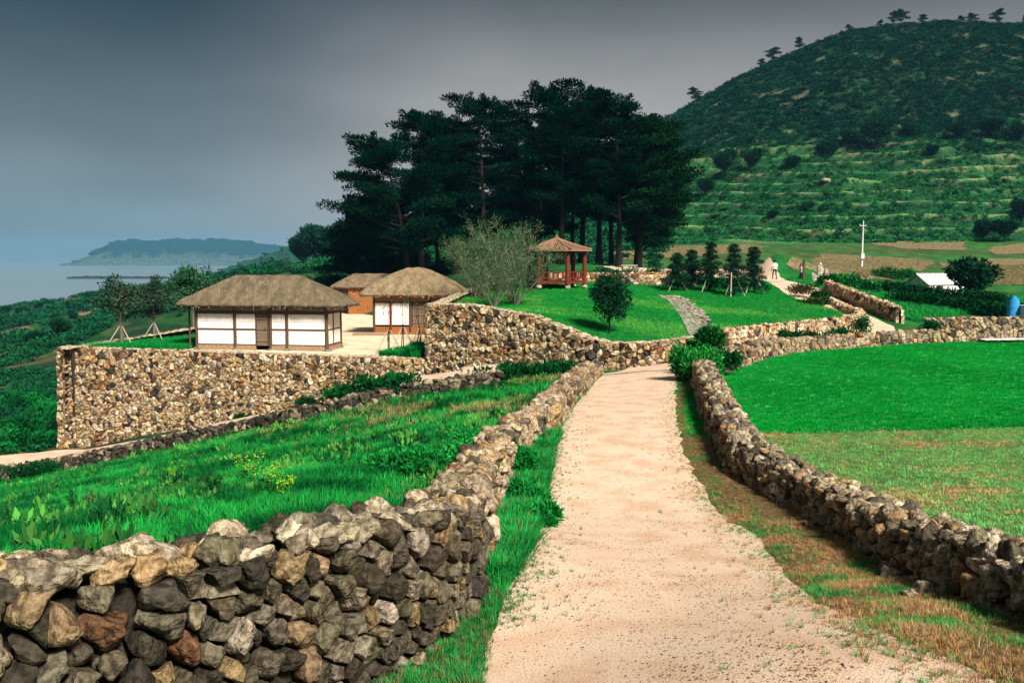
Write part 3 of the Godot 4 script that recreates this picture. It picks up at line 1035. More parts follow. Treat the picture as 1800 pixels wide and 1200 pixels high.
func prism_stone(a: Dictionary, it: Dictionary, side: float, gap: float, flat_: float) -> Color:
	# a small split stone: its outline drawn in, a chamfer, a tilted face
	var col: Color = it.col
	var poly: PackedVector2Array = it.poly
	var t: Vector3 = it.t * side
	var n: Vector3 = it.n
	var o: Vector3 = it.at
	var k := poly.size()
	var r := sqrt(it.area)
	var tilt := Vector2(rng.randf_range(-0.28, 0.28), rng.randf_range(-0.28, 0.22))
	var h := r * rng.randf_range(0.10, 0.26) * flat_
	var cut_ := rng.randf_range(0.66, 0.86)
	var rings := []
	for ring in 3:
		var pts := PackedVector3Array()
		for q in k:
			var d: Vector2 = poly[q] - it.c
			var e := d * maxf(0.4, 1.0 - gap / maxf(0.03, d.length()))
			var z := -0.12 - r * 0.2
			if ring == 1: z = h * 0.35 + d.dot(tilt) * 0.4
			if ring == 2:
				e *= cut_ * rng.randf_range(0.86, 1.08)
				z = h + d.dot(tilt)
			pts.append(o + it.t * e.x + Vector3(0, e.y, 0) + n * z)
		rings.append(pts)
	var v := PackedVector3Array()
	for ring in 2:
		for q in k:
			var w := (q + 1) % k
			v.append_array(PackedVector3Array([rings[ring][q], rings[ring][w], rings[ring + 1][w], rings[ring][q], rings[ring + 1][w], rings[ring + 1][q]]))
	for q in range(1, k - 1): v.append_array(PackedVector3Array([rings[2][0], rings[2][q], rings[2][q + 1]]))
	# face them all outwards
	var mid := o - n * 0.05
	var k0: int = a.v.size()
	for q in range(0, v.size(), 3):
		var nn := (v[q + 2] - v[q]).cross(v[q + 1] - v[q])
		if nn.length() < 1e-9: nn = n
		if nn.dot((v[q] + v[q + 1] + v[q + 2]) / 3.0 - mid) < 0.0:
			var x := v[q + 1]
			v[q + 1] = v[q + 2]
			v[q + 2] = x
			nn = -nn
		nn = nn.normalized()
		a.n.append_array(PackedVector3Array([nn, nn, nn]))
		a.c.append_array(PackedColorArray([col, col, col]))
		a.i.append_array(PackedInt32Array([k0 + q, k0 + q + 1, k0 + q + 2]))
	a.v.append_array(v)
	return col

func build_face(o: Node3D, l: Line, cfg: Dictionary) -> void:
	# the stones of one face: the largest in the picture as parts, the rest as one part
	var sx: float = cfg.size
	var gap: float = cfg.get("gap", 0.012)
	var batter: float = cfg.get("batter", 0.08)
	var most: int = cfg.get("parts", 300)
	var m: Material = cfg.get("mat", M.rock)
	var items := []
	for cell in face_cells(l, sx, sx * cfg.get("flat", 0.78), cfg.get("drop", 0.2), cfg.get("topvar", 0.05)):
		var u: float = cell.c.x
		var v: float = cell.c.y
		var n := l.out(u)
		var lean := clampf(v - l.mixed(l.base, u), 0.0, 9.0) * batter
		var org: Vector3 = l.pos(u) + Vector3(0, v, 0) - n * (lean - rng.randf_range(-1.0, 1.0) * cfg.get("proud", 0.03))
		cell.n = n
		cell.at = org
		cell.t = l.dir(u)
		cell.px = sqrt(cell.area) * 937.0 / maxf(2.0, org.length())
		items.append(cell)
	# loose stones along the top
	if cfg.get("caps", 0.0) > 0.0:
		var cs: float = cfg.caps
		var u := 0.0
		while u < l.total():
			var across: float = cfg.get("thick", 0.6)
			for row in cfg.get("rows", 2):
				var s := Vector3(cs * rng.randf_range(0.45, 0.85), cs * rng.randf_range(0.28, 0.55), cs * rng.randf_range(0.4, 0.7))
				var w := clampf(u + rng.randf_range(-0.1, 0.1), 0.02, l.total() - 0.02)
				var n := l.out(w)
				var y := l.mixed(l.top, w)
				var lean := (y - l.mixed(l.base, w)) * batter
				var f: float = (row + 0.5) / float(cfg.get("rows", 2))
				var p := l.pos(w) + Vector3(0, y + s.y * rng.randf_range(-0.1, 0.45), 0) - n * (lean + f * (across - lean) + rng.randf_range(-0.06, 0.06))
				items.append({"cap": s, "at": p, "t": l.dir(w), "n": n, "px": s.x * 1.3 * 937.0 / maxf(2.0, p.length())})
			u += cs * rng.randf_range(0.75, 1.15)
	items.sort_custom(func(a, b): return a.px > b.px)
	var rest := acc()
	var made := 0
	for it in items:
		var level := 3 if it.px > 42.0 else 2 if it.px > 13.0 else 1
		var a := acc() if made < most else rest
		if made >= most: level = mini(level, 1)
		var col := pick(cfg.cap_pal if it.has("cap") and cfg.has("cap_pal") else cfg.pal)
		if cfg.has("tint"): col = (cfg.tint as Callable).call(it.at, col)
		var rough: float = cfg.get("rough", 0.03)
		if not it.has("cap") and level == 1:
			it.col = col
			prism_stone(a, it, 1.0, gap, cfg.get("flatness", 1.0))
		elif it.has("cap"):
			var b := Basis(it.t, Vector3.UP, it.n) * Basis.from_euler(Vector3(rng.randf_range(-0.35, 0.35), rng.randf_range(-0.7, 0.7), rng.randf_range(-0.35, 0.35)))
			loose_rock(a, Transform3D(b, it.at), it.cap, level, rough, col, cfg.get("sharp", 30.0))
		else:
			var pn := PackedVector3Array()
			var pd := PackedFloat32Array()
			var poly: PackedVector2Array = it.poly
			var lo := Vector2(9, 9)
			var hi := Vector2(-9, -9)
			for k in poly.size():
				var p: Vector2 = poly[k] - it.c
				var q: Vector2 = poly[(k + 1) % poly.size()] - it.c
				lo = lo.min(p)
				hi = hi.max(p)
				if p.distance_to(q) < 0.015: continue
				var e := (q - p).orthogonal().normalized()
				if e.dot(p) < 0.0: e = -e
				var tilt := rng.randf_range(-0.12, 0.24)
				var nn := Vector3(e.x, e.y, tilt).normalized()
				pn.append(nn)
				pd.append(maxf(0.02, (e.dot(p) - gap)) / sqrt(1.0 + tilt * tilt))
			var ext := hi - lo
			var bulge := minf(ext.x, ext.y) * rng.randf_range(0.14, 0.4)
			pn.append(Vector3(rng.randf_range(-0.3, 0.3), rng.randf_range(-0.3, 0.3), 1).normalized())
			pd.append(bulge)
			for f in 3:
				var an := rng.randf() * TAU
				var k := rng.randf_range(0.5, 2.1)
				pn.append(Vector3(cos(an) * k, sin(an) * k, 1).normalized())
				pd.append(bulge * rng.randf_range(0.75, 1.3))
			pn.append(Vector3(0, 0, -1))
			pd.append(maxf(0.1, minf(ext.x, ext.y) * 0.6))
			rounded_rock(a, Transform3D(Basis(it.t, Vector3.UP, it.t.cross(Vector3.UP) ) if l.side > 0 else Basis(-it.t, Vector3.UP, it.n), it.at), pn, pd, Vector3(ext.x, ext.y, (ext.x + ext.y) * 0.4), level, cfg.get("sharp", 30.0), rough * 0.8, col)
		if made < most: put("stone", bake(a), m, o)
		made += 1
	if rest.v.size() > 0: stuff(put("stone_filling", bake(rest), m, o))

func build_core(o: Node3D, l: Line, thickness: float, batter: float, inset: float, lower := 0.05, m: Material = null) -> void:
	# the packed earth and rubble inside
	var a := acc()
	var n := maxi(2, int(l.total() / 0.4))
	var ring := []
	for i in n + 1:
		var u := clampf(l.total() * i / n, inset, l.total() - inset)
		var out := l.out(u)
		var p := l.pos(u)
		var y0 := l.mixed(l.base, u) - 0.3
		var y1 := l.mixed(l.top, u) - lower
		var lean := (y1 - y0) * batter
		ring.append([p - out * inset + Vector3(0, y0, 0), p - out * (inset + lean) + Vector3(0, y1, 0), p - out * maxf(thickness - inset, inset + lean + 0.1) + Vector3(0, y1, 0), p - out * maxf(thickness - inset, inset + lean + 0.1) + Vector3(0, y0, 0)])
	for i in n:
		for k in 3: quad(a, ring[i][k], ring[i][k + 1], ring[i + 1][k + 1], ring[i + 1][k])
	for e in [0, n]: quad(a, ring[e][0], ring[e][1], ring[e][2], ring[e][3])
	put("core", bake(a), m if m else M.core, o)

func back_of(l: Line, thickness: float) -> Line:
	var pts := PackedVector2Array()
	for i in l.p.size():
		var u: float = l.s[i]
		var q := l.pos(u) - l.out(u) * thickness
		pts.append(Vector2(q.x, -q.z))
	var top := []
	var base := []
	for i in l.p.size():
		top.append(l.top[i] - 0.04)
		base.append(ground_at(pts[i].x, pts[i].y) - 0.15)
	return line(pts, top, base, -l.side)

func tops(list: Array, sink := 0.25, side := 1.0) -> Line:
	# [px, py, z] along the top of a wall -> its line, standing on the land
	var pts := PackedVector2Array()
	var top := []
	var base := []
	for a in list:
		var p := at(a[0], a[1], a[2])
		pts.append(Vector2(p.x, a[2]))
		top.append(p.y)
		base.append(H(p.x, a[2]) - sink)
	return line(pts, top, base, side)

func on_ground(pts: PackedVector2Array, heights: Array, side := 1.0) -> Line:
	var top := []
	var base := []
	for i in pts.size():
		var y := H(pts[i].x, pts[i].y)
		top.append(y + heights[i])
		base.append(y - 0.2)
	return line(pts, top, base, side)

func r1_line() -> PackedVector2Array:
	return hp([[1213, 672], [1223, 705], [1237, 754], [1272, 829], [1325, 860], [1387, 893], [1433, 918], [1492, 958], [1558, 1004], [1617, 1029], [1700, 1062], [1800, 1104], [1900, 1150]])

func build_walls() -> void:
	# nearest: from beyond the left edge of the picture to the lane, then along the lane
	var o := thing("stone_wall", "rough dry stone wall of large grey rocks in the near left corner", "stone wall")
	var l := line(PackedVector2Array([Vector2(-5.6, 3.1), Vector2(-2.5, 4.75), Vector2(-1.8, 5.6), Vector2(-0.95, 6.8), Vector2(-0.45, 7.7), Vector2(-0.27, 8.4), Vector2(-0.26, 9.3)]), [-1.68, -1.78, -1.91, -2.04, -2.2, -2.3, -2.42], [-3.3, -3.3, -3.3, -3.35, -3.4, -3.45, -3.5])
	build_core(o, l, 0.75, 0.1, 0.16, 0.12)
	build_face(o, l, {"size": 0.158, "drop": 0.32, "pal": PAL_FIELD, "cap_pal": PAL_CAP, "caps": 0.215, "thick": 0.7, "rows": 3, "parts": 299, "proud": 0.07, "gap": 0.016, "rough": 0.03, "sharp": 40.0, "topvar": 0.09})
	build_face(o, back_of(l, 0.75), {"size": 0.34, "pal": PAL_FIELD, "parts": 0})
	o = thing("stone_wall", "low dry stone wall winding along the left edge of the lane", "stone wall")
	l = tops([[858, 866, 9.3], [868, 856, 10.4], [866, 828, 12.9], [890, 783, 15.8], [920, 752, 18.2], [962, 722, 20.8], [988, 703, 22.8], [1008, 680, 26.0], [1025, 661, 29.3], [1043, 646, 33.0], [1060, 640, 36.0]])
	l.side = 1.0
	build_core(o, l, 0.6, 0.1, 0.14, 0.1)
	build_face(o, l, {"size": 0.26, "drop": 0.2, "pal": PAL_LANE, "caps": 0.26, "thick": 0.55, "rows": 3, "parts": 299, "proud": 0.04})
	build_face(o, back_of(l, 0.6), {"size": 0.34, "pal": PAL_LANE, "parts": 0})
	# right of the lane
	o = thing("stone_wall", "dry stone wall running down the right side of the lane beside the green field", "stone wall")
	var r := r1_line()
	var hs := []
	for i in r.size(): hs.append([0.68, 0.66, 0.6, 0.57, 0.47, 0.45, 0.45, 0.47, 0.46, 0.46, 0.43, 0.38, 0.38][i])
	l = on_ground(r, hs, 1.0)
	l.side = 1.0
	build_core(o, l, 0.75, 0.12, 0.16, 0.12)
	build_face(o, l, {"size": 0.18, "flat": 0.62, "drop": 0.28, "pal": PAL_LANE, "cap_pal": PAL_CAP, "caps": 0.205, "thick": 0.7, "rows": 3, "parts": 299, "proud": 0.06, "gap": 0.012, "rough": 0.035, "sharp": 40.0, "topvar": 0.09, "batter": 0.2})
	build_face(o, back_of(l, 0.75), {"size": 0.34, "pal": PAL_LANE, "parts": 0})
	# the terrace of the farmstead
	o = thing("terrace_wall", "tall flat topped stone terrace wall below the white thatched house", "stone wall")
	var a0 := Vector2(-16.8, 66)
	var a1 := Vector2(-24.75, 51)
	var tp := PackedVector2Array([a0, Vector2(-19.9, 58), a1, Vector2(-18, 49.03), Vector2(-11, 46.98), Vector2(-4.2, 45)])
	var bs := []
	for p in tp: bs.append(H(p.x, p.y) - 0.6)
	var th := [-4.2, -4.3, -4.91, -4.91, -4.91, -4.91]
	for part in [[0, 3], [2, 6]]:
		var pp := tp.slice(part[0], part[1])
		if part[0] == 2: pp[0] += Vector2(-0.42, 0.12)
		l = line(pp, th.slice(part[0], part[1]), bs.slice(part[0], part[1]))
		build_core(o, l, 0.9 if part[0] == 2 else 0.5, 0.05, 0.05 if part[0] == 2 else 0.3, 0.03, M.mortar)
		build_face(o, l, {"size": 0.215, "drop": 0.36, "flat": 0.76, "pal": PAL_TERRACE, "parts": 294 if part[0] == 2 else 0, "batter": 0.05, "mat": M.rock_far, "gap": 0.013, "proud": 0.03, "topvar": 0.0, "flatness": 1.3})
		coping(o, l, 0.75, 0.05)
	o = thing("terrace_wall", "curving stone wall holding up the lawn above the lane", "stone wall")
	l = tops([[890, 490, 78], [882, 491, 75], [830, 503, 60], [744, 535.6, 45], [818, 536.5, 43.8], [872, 546, 43], [930, 556, 42], [989, 579, 41], [1028, 595, 40.3], [1067, 604, 39.6], [1094, 604.5, 39.2], [1144, 603, 38.5], [1204, 595, 38]], 0.5)
	for i in 4: l.base[i] = -5.2
	l.base[3] = -6.6
	build_core(o, l, 0.85, 0.05, 0.05, 0.03, M.mortar)
	build_face(o, l, {"size": 0.21, "drop": 0.36, "flat": 0.78, "pal": PAL_TERRACE, "parts": 299, "batter": 0.05, "mat": M.rock_far, "gap": 0.012, "proud": 0.03, "flatness": 1.3, "topvar": 0.02})
	coping(o, l, 0.75, 0.05)
	# the wall below it, beside the sunken path
	o = thing("stone_wall", "dark low dry stone wall along the path below the terrace", "stone wall")
	l = on_ground(hp([[-80, 862], [0, 846], [60, 838], [150, 822], [300, 793], [400, 771], [500, 749], [600, 727], [700, 704], [800, 689], [880, 679]]), [0.6, 0.6, 0.6, 0.6, 0.6, 0.55, 0.55, 0.5, 0.5, 0.45, 0.4])
	build_core(o, l, 0.6, 0.08, 0.14, 0.1)
	build_face(o, l, {"size": 0.26, "drop": 0.2, "pal": PAL_DARK, "caps": 0.3, "thick": 0.5, "rows": 2, "parts": 200, "mat": M.rock_far, "proud": 0.05, "topvar": 0.1})
	# the sunken path lies level with the top of that wall
	var a := acc()
	for i in 121:
		var u := l.total() * i / 120.0
		var n := l.out(u)
		for w in [0.3, 1.1, 2.1, 3.0]:
			var q: Vector3 = l.pos(u) - n * (w + nz2.get_noise_2d(u * 0.6, w) * 0.12)
			a.v.append(Vector3(q.x, maxf(l.mixed(l.top, u) + 0.12 * smoothstep(0.3, 1.1, w), H(q.x, -q.z) + 0.05 - maxf(0.0, w - 2.2) * 0.3), q.z))
	for i in 120:
		for w in 3:
			var k: int = i * 4 + w
			a.i.append_array(PackedInt32Array([k, k + 1, k + 4, k + 4, k + 1, k + 5]))
	a.n = smooth_normals(a)
	struct("path", bake(a), M.road)
	# around the far side of the green field
	o = thing("stone_wall", "long low stone wall along the far edge of the bright green field", "stone wall")
	l = on_ground(PackedVector2Array([Vector2(6.9, 32.4), Vector2(8.2, 34.2), Vector2(10.2, 37.3), Vector2(12.6, 40.6), Vector2(16.3, 43.4), Vector2(19.6, 45.7), Vector2(26, 47.2), Vector2(42, 48)]), [0.75, 0.75, 0.6, 0.5, 0.5, 0.5, 0.5, 0.5])
	build_core(o, l, 0.6, 0.06, 0.14, 0.1)
	build_face(o, l, {"size": 0.26, "drop": 0.15, "pal": PAL_LANE, "caps": 0.3, "thick": 0.55, "rows": 2, "parts": 180, "mat": M.rock_far, "topvar": 0.08})
	o = thing("stone_wall", "pale stone wall around the right corner of the lawn beside the bend", "stone wall")
	l = tops([[1282, 583, 43.6], [1360, 573.5, 46.4], [1427, 567, 49.0], [1493, 560.5, 51.6], [1512, 556, 52.8], [1523, 551, 54.2], [1518, 545, 56.5], [1490, 537, 59.5], [1460, 528, 63]])
	build_core(o, l, 0.6, 0.06, 0.16, 0.04)
	build_face(o, l, {"size": 0.29, "drop": 0.2, "pal": PAL_TERRACE, "caps": 0.26, "thick": 0.6, "rows": 2, "parts": 180, "mat": M.rock_far})
	build_face(o, back_of(l, 0.6), {"size": 0.34, "pal": PAL_TERRACE, "parts": 0, "mat": M.rock_far})
	o = thing("stone_wall", "short stone wall on the far side of the bend, below the hedges", "stone wall")
	l = on_ground(PackedVector2Array([Vector2(23.2, 70), Vector2(22.7, 66), Vector2(22.6, 62), Vector2(23.3, 56.8)]), [0.7, 0.75, 0.85, 0.85])
	build_core(o, l, 0.6, 0.06, 0.16, 0.08)
	build_face(o, l, {"size": 0.3, "drop": 0.2, "pal": PAL_TERRACE, "caps": 0.28, "thick": 0.55, "rows": 2, "parts": 90, "mat": M.rock_far})
	build_face(o, back_of(l, 0.6), {"size": 0.34, "pal": PAL_TERRACE, "parts": 0, "mat": M.rock_far})
	o = thing("stone_wall", "low stone wall in front of the dark hedge by the blue tank", "stone wall")
	l = on_ground(PackedVector2Array([Vector2(24.3, 54.6), Vector2(30.6, 55.2), Vector2(44, 56)]), [0.55, 0.6, 0.6])
	build_core(o, l, 0.55, 0.06, 0.14, 0.08)
	build_face(o, l, {"size": 0.27, "drop": 0.15, "pal": PAL_LANE, "caps": 0.28, "thick": 0.5, "rows": 2, "parts": 90, "mat": M.rock_far})
	o = thing("stone_wall", "stone wall closing the back of the lawn behind the pavilion", "stone wall")
	var bl := []
	var q := PackedVector2Array()
	var tt := []
	for px in [955, 1010, 1040, 1100, 1170, 1230]:
		var p := xz(px, 64.5)
		q.append(p)
		tt.append(at(px, 481.5, 64.5).y)
		bl.append(HL(p.x, 64.5) - 0.3)
	l = line(q, tt, bl)
	build_core(o, l, 0.6, 0.04, 0.16, 0.04)
	build_face(o, l, {"size": 0.33, "drop": 0.2, "pal": PAL_TERRACE, "caps": 0.25, "thick": 0.55, "rows": 2, "parts": 120, "mat": M.rock_far})

func coping(o: Node3D, l: Line, width: float, batter: float) -> void:
	# flat pale stones bedded along the top
	var rest := acc()
	var u := 0.0
	while u < l.total() - 0.05:
		var w := rng.randf_range(0.35, 0.7)
		var m := minf(u + w * 0.5, l.total() - 0.02)
		var n := l.out(m)
		var y := l.mixed(l.top, m)
		var lean := (y - l.mixed(l.base, m)) * batter
		for row in 2:
			var g := rng.randf_range(0.8, 1.15)
			var p := l.pos(m) + Vector3(0, y + 0.015, 0) - n * (lean - 0.02 + width * (0.27 + 0.48 * row))
			var dd := (l.dir(m) + Vector3(0, (l.mixed(l.top, minf(m + 0.3, l.total())) - l.mixed(l.top, maxf(m - 0.3, 0.0))) / 0.6, 0)).normalized()
			loose_rock(rest, Transform3D(Basis(dd, n.cross(dd).normalized(), n), p), Vector3(w * 0.55, 0.07, width * 0.27), 1, 0.0, Color(0.58 * g, 0.51 * g, 0.41 * g), 8.0)
		u += w
	stuff(put("coping", bake(rest), M.rock_far, o))

# ------------------------------------------------------------------ buildings
func solid(o: Node, called: String, c: Vector3, s: Vector3, m: Material, bev := 0.0, b := Basis.IDENTITY) -> MeshInstance3D:
	var a := acc()
	box(a, c, s, Color.WHITE, b, bev)
	return put(called, bake(a), m, o)

func thatch(o: Node3D, A: float, B: float, ridge: float, y_eave: float, rise: float, m: Material, straw: Color, lip := 0.24, sag := 0.0, bow := 0.0) -> void:
	# a hipped thatch: thick rounded eaves, a soft ridge, straw ends hanging from the edge
	var a := acc()
	var nx := 72
	var nz_ := 40
	var runx := A - ridge
	for j in nz_ + 1:
		for i in nx + 1:
			var x := lerpf(-A, A, float(i) / nx)
			var z := lerpf(-B, B, float(j) / nz_)
			var fx := (A - absf(x)) / runx
			var fz := (B - absf(z)) / B
			var f := minf(fx, fz)
			var soft := 0.04
			var h := clampf(0.5 + 0.5 * (fx - fz) / soft, 0.0, 1.0)
			f = lerpf(fx, fz, h) - soft * h * (1.0 - h)
			f = minf(f, 1.0)
			var y := rise * (f + bow * sin(f * PI)) - 0.06 * pow(1.0 - clampf(f / 0.12, 0.0, 1.0), 2.0)
			y += nz2.get_noise_2d(x * 1.6 + A * 10.0, z * 1.6) * 0.035 + nz2.get_noise_2d(x * 6.0, z * 6.0) * 0.012 - sag * (1.0 - (x / A) ** 2) * f
			# the corners are rounded off
			var cr := 0.5
			var px := x
			var pz := z
			var ex := absf(x) - (A - cr)
			var ez := absf(z) - (B - cr)
			if ex > 0.0 and ez > 0.0:
				var d := sqrt(ex * ex + ez * ez)
				var k := maxf(ex, ez) / d
				px = signf(x) * (A - cr + ex * k)
				pz = signf(z) * (B - cr + ez * k)
			a.v.append(Vector3(px, y_eave + y, pz))
			a.u.append(Vector2(x * 0.9, z * 0.9) if fz < fx else Vector2(z * 0.9 + 7.0, x * 0.9))
	for j in nz_:
		for i in nx:
			var q := j * (nx + 1) + i
			a.i.append_array(PackedInt32Array([q, q + 1, q + nx + 1, q + 1, q + nx + 2, q + nx + 1]))
	# the cut edge and the underside
	var rim := []
	for i in nx: rim.append(i)
	for j in nz_: rim.append(j * (nx + 1) + nx)
	for i in nx: rim.append(nz_ * (nx + 1) + nx - i)
	for j in nz_: rim.append((nz_ - j) * (nx + 1))
	var k0: int = a.v.size()
	for ring in 3:
		for q in rim.size():
			var p: Vector3 = a.v[rim[q]]
			var inner := Vector3(-signf(p.x) * [0.05, 0.16, 0.9][ring], 0, -signf(p.z) * [0.05, 0.16, 0.9][ring])
			a.v.append(Vector3(p.x + inner.x, p.y - [lip * 0.55, lip, lip * 0.6][ring] + rng.randf_range(-0.025, 0.025), p.z + inner.z))
			a.u.append(Vector2(q * 0.11, 3.0 + ring * 0.2))
	for ring in 3:
		for q in rim.size():
			var r := (q + 1) % rim.size()
			var p0: int = rim[q] if ring == 0 else k0 + (ring - 1) * rim.size() + q
			var p1: int = rim[r] if ring == 0 else k0 + (ring - 1) * rim.size() + r
			var p2: int = k0 + ring * rim.size() + q
			var p3: int = k0 + ring * rim.size() + r
			a.i.append_array(PackedInt32Array([p0, p2, p1, p1, p2, p3]))
	a.n = smooth_normals(a)
	var roof := put("roof", bake(a), m, o)
	var s := acc()
	for k in 700:
		var q := rng.randi() % rim.size()
		var p: Vector3 = a.v[rim[q]].lerp(a.v[rim[(q + 1) % rim.size()]], rng.randf())
		var out := Vector3(p.x / A, 0, p.z / B)
		out = Vector3(signf(out.x), 0, 0) if absf(out.x) > absf(out.z) else Vector3(0, 0, signf(out.z))
		var along := Vector3(-out.z, 0, out.x)
		var st := p - out * rng.randf_range(0.05, 0.35) + Vector3(0, rng.randf_range(-0.12, 0.06), 0)
		var en := st + out * rng.randf_range(0.03, 0.14) + Vector3(0, -rng.randf_range(0.04, 0.13), 0) + along * rng.randf_range(-0.1, 0.1)
		var g := rng.randf_range(0.5, 1.2)
		quad(s, st, en, en + along * 0.02, st + along * 0.035, Color(straw.r * g, straw.g * g, straw.b * g))
	for k in 350:                                   # loose straws over the slopes
		var q := rng.randi() % ((nx + 1) * (nz_ + 1))
		var p: Vector3 = a.v[q] + Vector3(rng.randf_range(-0.1, 0.1), 0.0, rng.randf_range(-0.08, 0.08))
		var down := Vector3(a.n[q].x, 0, a.n[q].z)
		if down.length() < 0.05: continue
		down = (down.normalized() - a.n[q] * down.normalized().dot(a.n[q])).normalized()
		var side: Vector3 = a.n[q].cross(down)
		var st: Vector3 = p + a.n[q] * 0.015
		var en: Vector3 = st + down * rng.randf_range(0.12, 0.35) + a.n[q] * rng.randf_range(0.0, 0.015) + side * rng.randf_range(-0.06, 0.06)
		var g := rng.randf_range(0.55, 1.3)
		quad(s, st, en, en + side * 0.015, st + side * 0.03, Color(straw.r * g, straw.g * g, straw.b * g))
	stuff(put("straw", bake(s), M.strand, roof))

func post(o: Node, x: float, z: float, h: float, t: float, m: Material) -> void:
	var a := acc()
	var lean := rng.randf_range(-0.02, 0.02)
	tube(a, [Vector3(x, 0.06, z), Vector3(x + lean, h * 0.5, z), Vector3(x, h, z)], [t * 0.55, t * 0.5, t * 0.48], 8)
	var p := put("post", bake(a), m, o)
	var s := acc()
	loose_rock(s, Transform3D(Basis.IDENTITY, Vector3(x, 0.03, z)), Vector3(t * 1.3, 0.11, t * 1.2), 1, 0.0, Color(0.35, 0.31, 0.26), 8.0)
	put("footing", bake(s), M.rock_far, p)

func wall_bay(o: Node, a: Vector3, b: Vector3, y0: float, y1: float, m: Material, called := "wall_panel", t := 0.07) -> void:
	var d := b - a
	var along := d.normalized()
	var base := Basis(along, Vector3.UP, along.cross(Vector3.UP))
	solid(o, called, (a + b) * 0.5 + Vector3(0, (y0 + y1) * 0.5, 0), Vector3(d.length(), y1 - y0, t), m, 0.0, base)

func rail(o: Node, a: Vector3, b: Vector3, y: float, t: float, m: Material, called := "rail") -> void:
	var d := b - a
	var along := d.normalized()
	solid(o, called, (a + b) * 0.5 + Vector3(0, y, 0), Vector3(d.length(), t, 0.10), m, 0.012, Basis(along, Vector3.UP, along.cross(Vector3.UP)))

func plank_door(o: Node, x0: float, x1: float, z: float, y0: float, y1: float) -> void:
	var fr := acc()
	for x in [x0 + 0.035, x1 - 0.035]: box(fr, Vector3(x, (y0 + y1) * 0.5, z), Vector3(0.07, y1 - y0, 0.13), Color.WHITE, Basis.IDENTITY, 0.01)
	box(fr, Vector3((x0 + x1) * 0.5, y1 - 0.04, z), Vector3(x1 - x0 - 0.142, 0.08, 0.13), Color.WHITE, Basis.IDENTITY, 0.01)
	var door := put("door", bake(fr), M.dark_wood, o)
	var n := 5
	var w := (x1 - x0 - 0.15) / n
	for k in n:
		solid(door, "plank", Vector3(x0 + 0.075 + w * (k + 0.5), (y0 + y1) * 0.5 - 0.04, z + rng.randf_range(-0.008, 0.008)), Vector3(w - 0.012, y1 - y0 - 0.1, 0.045), M.door_wood, 0.006)
	for y in [y0 + 0.28, y0 + (y1 - y0) * 0.52, y1 - 0.3]:
		solid(door, "batten", Vector3((x0 + x1) * 0.5, y, z + 0.05), Vector3(x1 - x0 - 0.17, 0.09, 0.04), M.door_wood, 0.008)
	var hd := acc()
	tube(hd, [Vector3(x1 - 0.16, y0 + 0.86, z + 0.05), Vector3(x1 - 0.16, y0 + 0.9, z + 0.11), Vector3(x1 - 0.16, y0 + 1.02, z + 0.11), Vector3(x1 - 0.16, y0 + 1.06, z + 0.05)], [0.014, 0.014, 0.014, 0.014], 6)
	put("handle", bake(hd), M.dark_wood, door)

func lattice_window(o: Node, a: Vector3, b: Vector3, y0: float, y1: float, nx: int, ny: int) -> void:
	var d := b - a
	var along := d.normalized()
	var base := Basis(along, Vector3.UP, along.cross(Vector3.UP))
	var mid := (a + b) * 0.5 + Vector3(0, (y0 + y1) * 0.5, 0)
	var w := d.length()
	var h := y1 - y0
	var paper := solid(o, "window", mid, Vector3(w, h, 0.03), M.paper, 0.0, base)
	var f := acc()
	for s in [-1.0, 1.0]:
		box(f, mid + base * Vector3(s * (w * 0.5 - 0.03), 0, 0.03), Vector3(0.06, h, 0.05), Color.WHITE, base)
		box(f, mid + base * Vector3(0, s * (h * 0.5 - 0.03), 0.03), Vector3(w - 0.125, 0.06, 0.05), Color.WHITE, base)
	put("frame", bake(f), M.lattice, paper)
	for k in range(1, nx):
		solid(paper, "slat", mid + base * Vector3(-w * 0.5 + w * k / nx, 0, 0.028), Vector3(0.018, h - 0.125, 0.012), M.lattice, 0.0, base)
	for k in range(1, ny):
		solid(paper, "slat", mid + base * Vector3(0, -h * 0.5 + h * k / ny, 0.033), Vector3(w - 0.125, 0.018, 0.012), M.lattice, 0.0, base)

